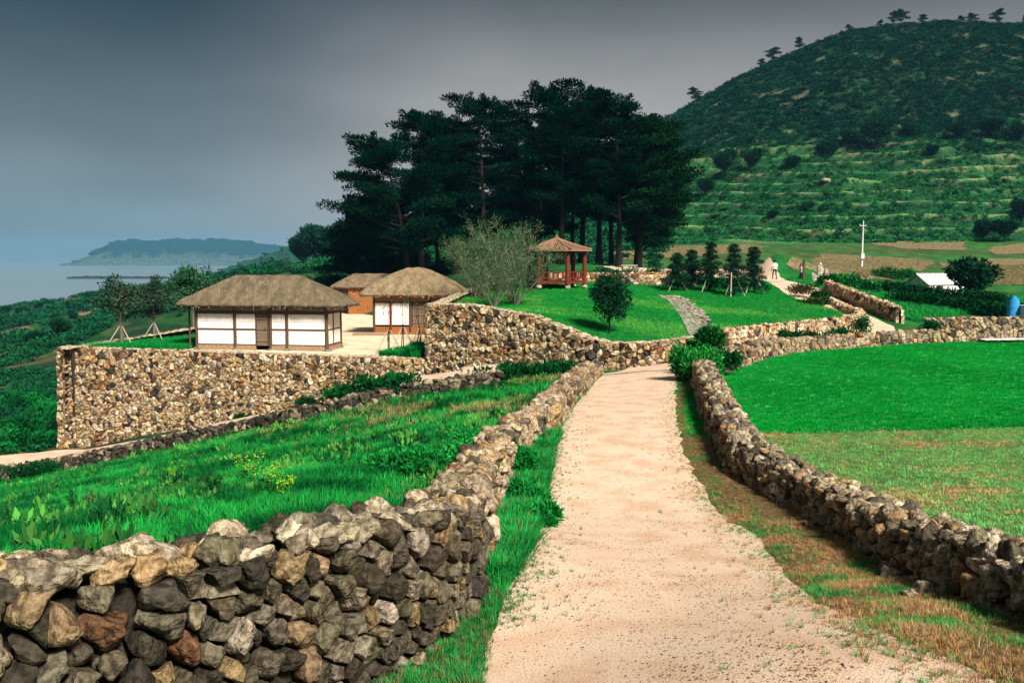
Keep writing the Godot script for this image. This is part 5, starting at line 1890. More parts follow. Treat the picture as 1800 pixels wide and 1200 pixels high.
	copy(o, Vector3(at(838, 600, 53).x, HL(at(838, 600, 53).x, 53), -53), 1.9, Vector3(0.9, 0.98, 0.9), "wiry pale stemmed shrub at the left, against the side wall top")
	copy(o, Vector3(at(868, 600, 47).x, HL(at(868, 600, 47).x, 47), -47), 4.0, Vector3(0.62, 0.6, 0.62), "smaller wiry shrub between its two taller neighbours, near the wall edge")
	copy(o, Vector3(at(880, 600, 57).x, HL(at(880, 600, 57).x, 57), -57), 5.2, Vector3(1.1, 1.2, 1.1), "tallest wiry shrub, behind the others and left of the pavilion roof")
	# bare saplings with props in the corner of the yard
	var sap := {"trunk": 1.1, "radius": 0.035, "depth": 3, "fan": 0.3, "up": 0.5, "clump": 0.2, "leaves": 5, "leaf": 0.1, "broad": 0.4, "bare": 0.5, "dark": Color(0.03, 0.06, 0.022), "pale": Color(0.06, 0.11, 0.04), "bark": M.bark}
	o = thing("sapling", "leftmost of the three thin bare saplings in the corner of the yard", "sapling", Vector3(at(684, 600, 48.2).x, -4.85, -48.2), 0.0, "saplings in the yard corner")
	make_broadleaf(o, sap)
	props(o, 1.15, 0.75)
	copy(o, Vector3(at(708, 600, 47.5).x, -4.8, -47.5), 2.2, Vector3(1.0, 1.12, 1.0), "middle one of the three thin bare saplings in the corner of the yard")
	copy(o, Vector3(at(738, 600, 49).x, -4.8, -49), 4.4, Vector3(1.1, 0.95, 1.1), "thin bare sapling with spreading twigs right against the high wall")
	cloud_pines()
	far_trees()

func props(o: Node3D, h: float, r: float) -> void:
	for k in 3:
		var an := k * TAU / 3.0 + 0.4
		var a := acc()
		tube(a, [Vector3(cos(an) * r, -0.02, sin(an) * r), Vector3(cos(an) * 0.06, h, sin(an) * 0.06)], [0.032, 0.028], 6)
		put("prop", bake(a), M.stake, o)

func cloud_pines() -> void:
	# garden pines clipped into flat tiers
	var where := [[1188, 61, 448, "leftmost of the tiered garden pines, low with wide pads"], [1214, 63, 442, "second tiered garden pine from the left, with a slim top"], [1246, 61, 428, "tallest tiered garden pine, third from the left, with a dark knob on top"], [1287, 59.5, 431, "tiered garden pine with a straight pale pole in front, fourth from the left"], [1322, 61.5, 436, "rightmost of the tiered garden pines, its props slanting towards the lane"]]
	for w in where:
		var x: float = at(w[0], 600, w[1]).x
		var y := HL(x, w[1])
		var hgt: float = at(w[0], w[2], w[1]).y - y
		var o := thing("garden_pine", w[3], "pine tree", Vector3(x, y, -w[1]), 0.0, "tiered garden pines on the lawn")
		var wood := acc()
		var pts := []
		var ph := rng.randf() * 6.0
		for k in 7: pts.append(Vector3(sin(k * 1.1 + ph) * 0.1, hgt * 0.95 * k / 6.0 - 0.1, cos(k * 0.9 + ph) * 0.1))
		tube(wood, pts, [0.09, 0.08, 0.07, 0.06, 0.045, 0.035, 0.02], 6)
		var pads := []
		for k in 20:
			var t := lerpf(0.10, 0.92, k / 19.0)
			var an := k * 2.4 + ph
			var reach := lerpf(0.72, 0.14, t) * rng.randf_range(0.85, 1.15)
			var p0 := Vector3(0, hgt * t, 0)
			var e := p0 + Vector3(cos(an) * reach, rng.randf_range(-0.05, 0.1), sin(an) * reach)
			tube(wood, [p0, p0.lerp(e, 0.6) + Vector3(0, 0.06, 0), e], [0.035, 0.025, 0.015], 5)
			pads.append([e, lerpf(0.48, 0.2, t) * rng.randf_range(0.85, 1.15)])
		pads.append([Vector3(0, hgt * 0.97, 0), 0.34])
		for k in 9:
			var t := lerpf(0.18, 0.98, k / 8.0)
			pads.append([Vector3(rng.randf_range(-0.08, 0.08), hgt * t, rng.randf_range(-0.08, 0.08)), lerpf(0.4, 0.16, t)])
		put("trunk", bake(wood), M.bark, o)
		for p in pads:
			var g := acc()
			clump(g, p[0], Vector3(p[1], p[1] * 0.46, p[1]), int(800 * p[1]), 0.13, 0.04, Color(0.005, 0.026, 0.016), Color(0.011, 0.05, 0.025), 0.9)
			put("foliage_pad", bake(g), M.needle, o)
		props(o, hgt * 0.42, 0.75)
	# a stake before the fourth, as tall as its lowest tier
	var sx := at(1283, 600, 58.6).x
	var st := acc()
	tube(st, [Vector3(0, -0.1, 0), Vector3(0.02, 1.55, 0)], [0.05, 0.045], 7)
	var so := put("stake", bake(st), M.stake)
	so.position = Vector3(sx, HL(sx, 58.6), -58.6)
	tag(so, "upright pale wooden stake standing before the fourth garden pine", "stake")

func far_trees() -> void:
	# wind bent pines on the skyline of the hill
	var small := {"low": 0.35, "spread": 1.7, "limbs": 9, "lean": Vector2(0.8, 0), "pad": 0.95, "dark": Color(0.004, 0.022, 0.014), "pale": Color(0.008, 0.035, 0.02)}
	var proto: Node3D = null
	for t in [[1326, 18, "small pine leaning on the left slope of the skyline beside a larger one"], [1345, 30, "larger of the two close pines halfway up the hill's left skyline"], [1393, 22, "lone pine on the left skyline of the hill above the close pair"], [1477, 15, "tiny pine where the hill's skyline begins to level off"], [1529, 14, "small pine left of the thick cluster on the summit"],
		[1550, 24, "pine at the left of the thick summit cluster"], [1566, 26, "wide pine in the middle of the thick summit cluster"], [1600, 22, "pine with a pointed top just right of the summit cluster"], [1668, 16, "small round pine on the level summit"], [1686, 22, "leaning pine beside the small round pine on the summit"], [1728, 26, "tallest umbrella shaped pine on the right of the summit"], [1777, 20, "last umbrella pine on the summit towards the right edge"], [1216, 28, "thin wind bent pine low on the hill's left skyline above the grove"]]:
		var z := 329.0
		var x: float = at(t[0], 600, z).x
		var y := HH(x, z) - 0.3
		var s: float = t[1] * z / F / 5.0 * 0.98
		if proto == null:
			proto = thing("pine_tree", t[2], "pine tree", Vector3(x, y, -z), 0.0, "pines on the skyline of the hill")
			make_pine(proto, 5.0, small)
			proto.scale = Vector3.ONE * s
		else:
			copy(proto, Vector3(x, y, -z), rng.randf() * TAU, Vector3(s, s * rng.randf_range(0.85, 1.1), s), t[2])
	# dark trees on the slope
	proto = null
	for t in [[1540, 268, 74, "largest dark tree above the terraces in the middle of the hill"], [1490, 262, 48, "dark tree left of the largest one on the hill"], [1455, 285, 46, "dark tree at the left end of the upper terraces"], [1275, 312, 66, "dark rounded tree low on the hill just right of the grove"], [1325, 300, 50, "dark tree between the grove and the terraces"], [1240, 345, 52, "dark tree at the foot of the hill beside the last pine boughs"], [1395, 298, 40, "small dark tree in the hollow left of the terraces"],
		[1600, 245, 44, "dark tree right of the largest one above the terraces"], [1690, 248, 52, "dark tree in the row above the topmost terrace"], [1745, 246, 54, "wide dark tree near the right edge above the terraces"], [1790, 250, 46, "dark tree at the right edge of the picture above the terraces"], [1640, 275, 30, "small round tree standing on an upper terrace"], [1765, 425, 66, "big dark tree at the right edge beside the brown fields"], [1730, 420, 46, "dark tree left of the big one beside the brown fields"], [1795, 395, 60, "tall dark tree cut by the right edge above the brown fields"],
		[1360, 385, 30, "low dark tree on the grassy foot of the hill"], [1420, 372, 26, "small bushy tree beside the pale rocks on the slope"], [1190, 395, 40, "dark bushy tree behind the right end of the grove"]]:
		var p := hill_hit(t[0], t[1])
		var s: float = t[2] * -p.z / F / 6.0
		if proto == null:
			proto = thing("hill_tree", t[3], "tree", p, 0.0, "dark trees on the hillside")
			make_broadleaf(proto, {"trunk": 1.5, "radius": 0.2, "depth": 3, "fan": 0.6, "up": 0.2, "clump": 1.05, "leaves": 150, "leaf": 0.42, "broad": 0.5, "dark": Color(0.004, 0.028, 0.014), "pale": Color(0.01, 0.05, 0.02)})
			proto.scale = Vector3.ONE * s
		else:
			copy(proto, Vector3(p.x, p.y - 0.4, p.z), rng.randf() * TAU, Vector3(s * rng.randf_range(0.95, 1.2), s * rng.randf_range(0.75, 1.0), s), t[3])
	# on the ridge above the sea
	for t in [[556, 240, 452, 88, "large dark tree on the ridge above the headland, left of the grove"], [533, 244, 455, 62, "smaller dark tree leaning on the left of the large ridge tree"], [590, 236, 452, 74, "dark tree right of the large ridge tree"], [618, 230, 452, 62, "dark tree on the ridge touching the left end of the grove"]]:
		var x: float = at(t[0], 600, t[1]).x
		var s: float = t[3] * t[1] / F / 6.0
		copy(proto, Vector3(x, H(x, t[1]) - s * 1.3, -t[1]), rng.randf() * TAU, Vector3(s * 1.15, s * 1.1, s * 1.15), t[4])
	# along the coast
	for t in [[38, 556, 22, "dark bush like tree on the shore at the left edge"], [68, 545, 18, "small dark tree on the shore above the left fields"], [10, 549, 15, "small dark tree at the very left of the shore"], [150, 523, 12, "small bushy tree at the point of the shore"], [60, 605, 34, "dark round tree among the left fields"], [105, 590, 42, "wide dark tree in the middle of the left fields"], [128, 560, 16, "small tree in a field near the shore"], [20, 470, 0, ""]]:
		if t[2] == 0: continue
		var p := hit(t[0], t[1])
		var s: float = t[2] * -p.z / F / 5.0
		copy(proto, p - Vector3(0, 0.4 + s * 0.8, 0), rng.randf() * TAU, Vector3(s * 1.25, s, s * 1.25), t[3])
	# the dark round tree by the shed
	var q := at(1703, 540, 76)
	copy(proto, Vector3(q.x, H(q.x, 76) - 0.5, -76), 1.0, Vector3(0.95, 0.8, 0.95), "dark round tree standing right in front of the pale roofed shed")

# ------------------------------------------------------------------ people and small things
func body_mesh(bones: Array, cell: float, tone: Callable) -> ArrayMesh:
	# one skin over tapered bones [a, ra, b, rb], joined smoothly (surface nets)
	var lo := Vector3.ONE * 9.0
	var hi := Vector3.ONE * -9.0
	for b in bones:
		for k in [0, 2]:
			lo = lo.min(b[k] - Vector3.ONE * (b[k + 1] + cell * 2.0))
			hi = hi.max(b[k] + Vector3.ONE * (b[k + 1] + cell * 2.0))
	var n := Vector3i((hi - lo) / cell) + Vector3i.ONE
	var val := PackedFloat32Array()
	val.resize(n.x * n.y * n.z)
	var q := 0
	for z in n.z:
		for y in n.y:
			for x in n.x:
				var p := lo + Vector3(x, y, z) * cell
				var s := 0.0
				for b in bones:
					var a: Vector3 = b[0]
					var ab: Vector3 = b[2] - a
					var t := clampf((p - a).dot(ab) / maxf(ab.length_squared(), 1e-6), 0.0, 1.0)
					var d := p.distance_to(a + ab * t) - lerpf(b[1], b[3], t)
					s += exp(-d * 60.0)
				val[q] = -log(maxf(s, 1e-20)) / 60.0
				q += 1
	var a := acc()
	var id := {}
	var st := [1, n.x, n.x * n.y]
	for z in n.z - 1:
		for y in n.y - 1:
			for x in n.x - 1:
				var o := x + y * n.x + z * n.x * n.y
				var sum := Vector3.ZERO
				var cnt := 0
				for e in 12:
					var ax := e / 4
					var u := (ax + 1) % 3
					var w := (ax + 2) % 3
					var c := Vector3.ZERO
					c[u] = e & 1
					c[w] = (e >> 1) & 1
					var i0: int = o + int(c.x) * st[0] + int(c.y) * st[1] + int(c.z) * st[2]
					var v0 := val[i0]
					var v1: float = val[i0 + st[ax]]
					if (v0 < 0.0) != (v1 < 0.0):
						c[ax] = v0 / (v0 - v1)
						sum += c
						cnt += 1
				if cnt > 0:
					id[o] = a.v.size()
					var p := lo + (Vector3(x, y, z) + sum / cnt) * cell
					a.v.append(p)
					a.c.append((tone as Callable).call(p))
	for z in range(1, n.z - 1):
		for y in range(1, n.y - 1):
			for x in range(1, n.x - 1):
				var o := x + y * n.x + z * n.x * n.y
				for ax in 3:
					var v0 := val[o]
					var v1: float = val[o + st[ax]]
					if (v0 < 0.0) == (v1 < 0.0): continue
					var u: int = st[(ax + 1) % 3]
					var w: int = st[(ax + 2) % 3]
					var k := [id.get(o), id.get(o - u), id.get(o - u - w), id.get(o - w)]
					if k.has(null): continue
					if v0 < 0.0: a.i.append_array(PackedInt32Array([k[0], k[2], k[1], k[0], k[3], k[2]]))
					else: a.i.append_array(PackedInt32Array([k[0], k[1], k[2], k[0], k[2], k[3]]))
	a.n = smooth_normals(a)
	return bake(a)

func person(label: String, where: Vector3, turn: float, stride: float, shirt: Color, legs: Color) -> void:
	var o := thing("person", label, "person", where, turn)
	var V := func(x: float, y: float, z: float) -> Vector3: return Vector3(x, y, z)
	var hipl := Vector3(-0.09, 0.88, 0)
	var hipr := Vector3(0.09, 0.88, 0)
	var kl := Vector3(-0.10, 0.48, -stride * 0.35)
	var kr := Vector3(0.10, 0.48, stride * 0.15)
	var al := Vector3(-0.10, 0.08, -stride * 0.45)
	var ar := Vector3(0.10, 0.08, stride * 0.5)
	var bones := [[hipl, 0.085, kl, 0.058], [kl, 0.056, al, 0.042], [hipr, 0.085, kr, 0.058], [kr, 0.056, ar, 0.042], [al + Vector3(0, -0.04, 0.04), 0.04, al + Vector3(0, -0.045, -0.13), 0.035], [ar + Vector3(0, -0.04, 0.04), 0.04, ar + Vector3(0, -0.045, -0.13), 0.035],
		[Vector3(-0.06, 0.95, 0), 0.12, Vector3(0.06, 0.95, 0), 0.12], [Vector3(0, 0.95, 0), 0.13, Vector3(0, 1.25, 0.01), 0.14], [Vector3(-0.11, 1.33, 0.01), 0.09, Vector3(0.11, 1.33, 0.01), 0.09], [Vector3(0, 1.36, 0.01), 0.06, Vector3(0, 1.50, -0.01), 0.05],
		[Vector3(0, 1.58, -0.015), 0.085, Vector3(0, 1.63, -0.005), 0.09], [Vector3(0, 1.54, -0.06), 0.04, Vector3(0, 1.52, -0.07), 0.035]]
	for s in [-1.0, 1.0]:
		var sh := Vector3(0.185 * s, 1.36, 0.01)
		var el := Vector3(0.24 * s, 1.09, 0.03 + stride * 0.12 * s)
		var wr := Vector3(0.23 * s, 0.86, -0.06 + stride * 0.28 * s)
		bones.append([sh, 0.055, el, 0.042])
		bones.append([el, 0.041, wr, 0.03])
		bones.append([wr, 0.032, wr + Vector3(0, -0.09, -0.02), 0.026])
		for f in 4: bones.append([wr + Vector3(0.0, -0.08, -0.045 + f * 0.022), 0.009, wr + Vector3(-0.012 * s, -0.155 + absf(f - 1.4) * 0.012, -0.05 + f * 0.02), 0.008])
		bones.append([wr + Vector3(0, -0.03, -0.03), 0.012, wr + Vector3(-0.01 * s, -0.085, -0.07), 0.009])
	var tone := func(p: Vector3) -> Color:
		if p.y > 1.455 and p.y < 1.60 and p.z < 0.02: return Color(0.42, 0.24, 0.16)
		if p.y > 1.44: return Color(0.42, 0.24, 0.16) if p.y < 1.5 else Color(0.012, 0.01, 0.009)
		if p.y < 0.075: return Color(0.03, 0.028, 0.026)
		if absf(p.x) > 0.19 and p.y < 1.16: return Color(0.42, 0.24, 0.16)
		return shirt if p.y > 0.93 else legs
	put("body", body_mesh(bones, 0.021, tone), M.skin, o)
	var h := acc()
	loose_rock(h, Transform3D(Basis.IDENTITY, Vector3(0, 1.655, 0.012)), Vector3(0.1, 0.09, 0.108), 2, 0.0, Color(0.01, 0.009, 0.008), 6.0)
	put("hair", bake(h), M.skin, o)

func build_small_things() -> void:
	var p := at(1362, 487, 84)
	person("person in a white top and dark trousers walking away on the pale lane", Vector3(p.x, H(p.x, 84) + 0.06, -84), 0.25, 0.35, Color(0.72, 0.70, 0.68), Color(0.03, 0.032, 0.04))
	p = at(1408, 484, 86)
	person("person in a white top standing on the grass beside the dark post", Vector3(p.x, H(p.x, 86), -86), -2.5, 0.06, Color(0.62, 0.61, 0.6), Color(0.025, 0.025, 0.03))
	# dark post
	p = at(1413, 484, 85.5)
	var o := thing("signpost", "dark square wooden post with a pointed head standing beside the lane", "post", Vector3(p.x, H(p.x, 85.5), -85.5), 0.2)
	solid(o, "shaft", Vector3(0, 0.9, 0), Vector3(0.22, 1.9, 0.2), M.dark_wood, 0.02)
	var c := acc()
	tube(c, [Vector3(0, 1.85, 0), Vector3(0, 1.92, 0), Vector3(0, 2.08, 0)], [0.17, 0.16, 0.03], 4)
	put("head", bake(c), M.dark_wood, o)
	# pale standing stones
	p = at(1443, 484, 83)
	o = thing("standing_stone", "pale pinkish upright stone slab with a jagged top beside the dark post", "stone", Vector3(p.x, H(p.x, 83), -83), 0.1)
	var pal := [Color(0.5, 0.44, 0.46), Color(0.58, 0.52, 0.53), Color(0.44, 0.39, 0.42), Color(0.6, 0.55, 0.55)]
	var k := 0
	for s in [[-0.55, 0.55, 0.42, 0.75, 0.3], [-0.05, 0.85, 0.42, 1.12, 0.3], [0.45, 0.7, 0.38, 0.9, 0.3], [0.1, 0.3, 0.75, 0.4, 0.4]]:
		var a := acc()
		loose_rock(a, Transform3D(Basis(Vector3.UP, k * 0.6), Vector3(s[0], s[1], k * 0.06)), Vector3(s[2], s[3], s[4]), 2, 0.04, pal[k], 10.0)
		put("slab", bake(a), M.rock_far, o)
		k += 1
	# utility pole across the brown field
	p = at(1515, 478, 128)
	o = thing("utility_pole", "tall thin white utility pole standing at the far edge of the brown field", "pole", Vector3(p.x, H(p.x, 128), -128))
	c = acc()
	tube(c, [Vector3(0, -0.3, 0), Vector3(0, 3.0, 0), Vector3(0.03, 6.3, 0)], [0.15, 0.12, 0.07], 8)
	put("shaft", bake(c), M.pale, o)
	solid(o, "crossarm", Vector3(0, 5.6, 0), Vector3(0.9, 0.08, 0.08), M.pale, 0.01)
	for s in [-0.38, 0.0, 0.38]:
		c = acc()
		tube(c, [Vector3(s, 5.64, 0), Vector3(s, 5.82, 0)], [0.045, 0.03], 6)
		put("insulator", bake(c), M.pale, o)
	solid(o, "box", Vector3(0, 1.5, 0.2), Vector3(0.45, 0.7, 0.25), M.pale, 0.02)
	# a stone bench among the trunks
	p = at(1105, 470, 80)
	o = thing("bench", "low grey stone bench at the foot of the two thick pine trunks", "bench", Vector3(p.x, ground_at(p.x, 80), -80), 0.3)
	var bm := mat(lin(0.36, 0.34, 0.31), 0.9, T.grit, 1.0)
	solid(o, "seat", Vector3(0, 0.46, 0), Vector3(1.5, 0.12, 0.45), bm, 0.02)
	for s in [-0.5, 0.5]: solid(o, "leg", Vector3(s, 0.19, 0), Vector3(0.16, 0.42, 0.36), bm, 0.02)
	# blue tank, pale box, boulders
	p = at(1781, 545, 58.5)
	o = thing("water_tank", "bright blue plastic water tank behind the hedge near the right edge", "tank", Vector3(p.x, H(p.x, 58.5), -58.5))
	var y1 := at(1781, 521, 58.5).y - H(p.x, 58.5)
	c = acc()
	tube(c, [Vector3(0, 0.0, 0), Vector3(0, y1 * 0.55, 0), Vector3(0, y1 * 0.56, 0), Vector3(0, y1 * 0.88, 0), Vector3(0, y1 * 0.97, 0)], [0.36, 0.36, 0.385, 0.36, 0.2], 20)
	put("barrel", bake(c), M.blue, o)
	c = acc()
	tube(c, [Vector3(0, y1 * 0.96, 0), Vector3(0, y1 * 1.02, 0)], [0.19, 0.18], 16)
	put("lid", bake(c), M.blue, o)
	p = at(1801, 548, 58.0)
	o = thing("crate", "white box beside the blue tank, cut by the right edge", "box", Vector3(p.x + 0.3, H(p.x, 58.0), -58.0))
	solid(o, "side", Vector3(0, 0.5, 0), Vector3(0.9, 1.1, 0.7), M.pale, 0.03)
	solid(o, "lid", Vector3(0, 1.09, 0), Vector3(0.96, 0.07, 0.76), M.pale, 0.02)
	for b in [[1541, 508, 78, 0.75, 0.62, "round pale boulder among the bushes behind the short wall"], [1765, 541, 58.2, 0.35, 0.5, "small pinkish boulder just left of the blue tank"], [1733, 533, 74, 0.9, 0.55, "pale boulder at the right foot of the dark round tree by the shed"], [1452, 327, 225, 1.1, 0.4, "pale rock showing through the bushes halfway up the terraced hill"]]:
		p = at(b[0], b[1], b[2])
		var a := acc()
		loose_rock(a, Transform3D.IDENTITY, Vector3(b[3], b[3] * b[4] * 1.4, b[3] * 0.8), 2, 0.06, Color(0.5, 0.44, 0.40), 10.0)
		var m := put("boulder", bake(a), M.rock_far)
		m.position = Vector3(p.x, ground_at(p.x, b[2]) + b[3] * 0.45, p.z)
		tag(m, b[5], "boulder")
	# thin plastic over a seed bed in the field corner
	var poly := PackedVector2Array([xz(1722, 46.5), xz(1810, 46.6), xz(1816, 45.4), xz(1735, 45.3)])
	var sh := put("plastic_sheet", sheet(poly, 0.5, 0.16, land, 0.15), M.pale)
	tag(sh, "pale plastic sheet lying in the far right corner of the green field", "sheet")
	# stones fallen from the walls
	k = 0
	for f in [[1568, 1016, 0.10, "fallen stone lying in the grass at the foot of the right wall, at its middle"], [1424, 925, 0.08, "pale fallen stone in a green patch beside the right wall"], [1625, 1045, 0.12, "large fallen stone against the right wall near the frame edge"], [1600, 1052, 0.07, "small flat stone on the dry verge under the right wall"], [735, 1168, 0.09, "stone lying in the grass below the near left wall"]]:
		var q := hit(f[0], f[1])
		var a := acc()
		loose_rock(a, Transform3D(Basis(Vector3.UP, k), Vector3.ZERO), Vector3(f[2] * 1.3, f[2] * 0.7, f[2]), 2, 0.04, Color(0.36, 0.31, 0.25), 12.0)
		var m := put("fallen_stone", bake(a), M.rock)
		m.position = q + Vector3(0, f[2] * 0.4, 0)
		tag(m, f[3], "stone")
		k += 1

# ------------------------------------------------------------------ grass, weeds, bushes
func many(called: String, label: String, category: String, mesh: Mesh, m: Material, xf: Array, cols: PackedColorArray) -> void:
	var mm := MultiMesh.new()
	mm.transform_format = MultiMesh.TRANSFORM_3D
	mm.use_colors = true
	mm.mesh = mesh
	mm.instance_count = xf.size()
	for i in xf.size():
		mm.set_instance_transform(i, xf[i])
		mm.set_instance_color(i, cols[i])
	var o := MultiMeshInstance3D.new()
	o.multimesh = mm
	o.material_override = m
	o.name = numbered(called)
	add_child(o, true)
	tag(o, label, category)
	stuff(o)

func tuft(blades: int, w: float, spread_: float, bend: float, seed_ := 1) -> ArrayMesh:
	# a tuft of blades one metre tall
	var a := acc()
	for b in blades:
		var an := rng.randf() * TAU
		var out := Vector3(cos(an), 0, sin(an))
		var root := out * spread_ * sqrt(rng.randf()) * 0.6
		var h := rng.randf_range(0.55, 1.0)
		var lean := out * bend * rng.randf_range(0.3, 1.2)
		var s := Vector3(-out.z, 0, out.x).rotated(Vector3.UP, rng.randf_range(-0.9, 0.9)) * w * 0.5
		var p1 := root + lean * 0.35 + Vector3(0, h * 0.6, 0)
		var p2 := root + lean + Vector3(0, h, 0)
		var k: int = a.v.size()
		a.v.append_array(PackedVector3Array([root - s, root + s, p1 + s * 0.8, p1 - s * 0.8, p2]))
		var g := rng.randf_range(0.75, 1.2)
		for q in 5: a.c.append(Color(g, g, g))
		a.i.append_array(PackedInt32Array([k, k + 2, k + 1, k, k + 3, k + 2, k + 3, k + 4, k + 2]))
	return bake(a)

func scatter(poly: PackedVector2Array, count: int, even := 0.0) -> PackedVector2Array:
	# points in a polygon, denser near the viewer (even = 1: the same everywhere)
	var lo := poly[0]
	var hi := poly[0]
	var r0 := 1e9
	var r1 := 0.0
	var a0 := 9.0
	var a1 := -9.0
	for p in poly:
		lo = lo.min(p)
		hi = hi.max(p)
		r1 = maxf(r1, p.length())
		a0 = minf(a0, atan2(p.x, p.y))
		a1 = maxf(a1, atan2(p.x, p.y))
	for i in poly.size():
		for t in 10: r0 = minf(r0, poly[i].lerp(poly[(i + 1) % poly.size()], t / 10.0).length())
	var out := PackedVector2Array()
	var tries := 0
	while out.size() < count and tries < count * 12:
		tries += 1
		var q: Vector2
		if even > 0.5: q = Vector2(rng.randf_range(lo.x, hi.x), rng.randf_range(lo.y, hi.y))
		else:
			var r := rng.randf_range(r0, r1)
			var an := rng.randf_range(a0, a1)
			q = Vector2(sin(an), cos(an)) * r
		if Geometry2D.is_point_in_polygon(q, poly): out.append(q)
	return out

func grow(called: String, label: String, poly: PackedVector2Array, count: int, mesh: Mesh, height: Callable, size: Callable, tone: Callable, even := 0.0) -> void:
	var xf := []
	var cols := PackedColorArray()
	for p in scatter(poly, count, even):
		var s: float = (size as Callable).call(p)
		if s <= 0.0: continue
		var w := s * rng.randf_range(0.8, 1.3)
		var b := Basis(Vector3.UP, rng.randf() * TAU).scaled(Vector3(w, s, w))
		xf.append(Transform3D(b, Vector3(p.x, (height as Callable).call(p.x, p.y) - 0.01, -p.y)))
		cols.append((tone as Callable).call(p))
	many(called, label, "grass", mesh, M.grass, xf, cols)

func vary(c: Color, k := 0.3) -> Color:
	var g := rng.randf_range(1.0 - k, 1.0 + k)
	return Color(c.r * g * rng.randf_range(0.8, 1.25), c.g * g, c.b * g * rng.randf_range(0.85, 1.15))

func bush(called: String, label: String, category: String, where: Vector3, r: Vector3, n: int, s: float, dark: Color, pale: Color, group := "") -> MeshInstance3D:
	var o := put(called, make_bush(r, n, s, dark, pale), M.leaf)
	o.position = where
	tag(o, label, category, group)
	return o

func wall_side(list: Array, dx: float) -> PackedVector2Array:
	var r := PackedVector2Array()
	for a in list: r.append(xz(a[0], a[1]) + Vector2(dx, 0))
	return r

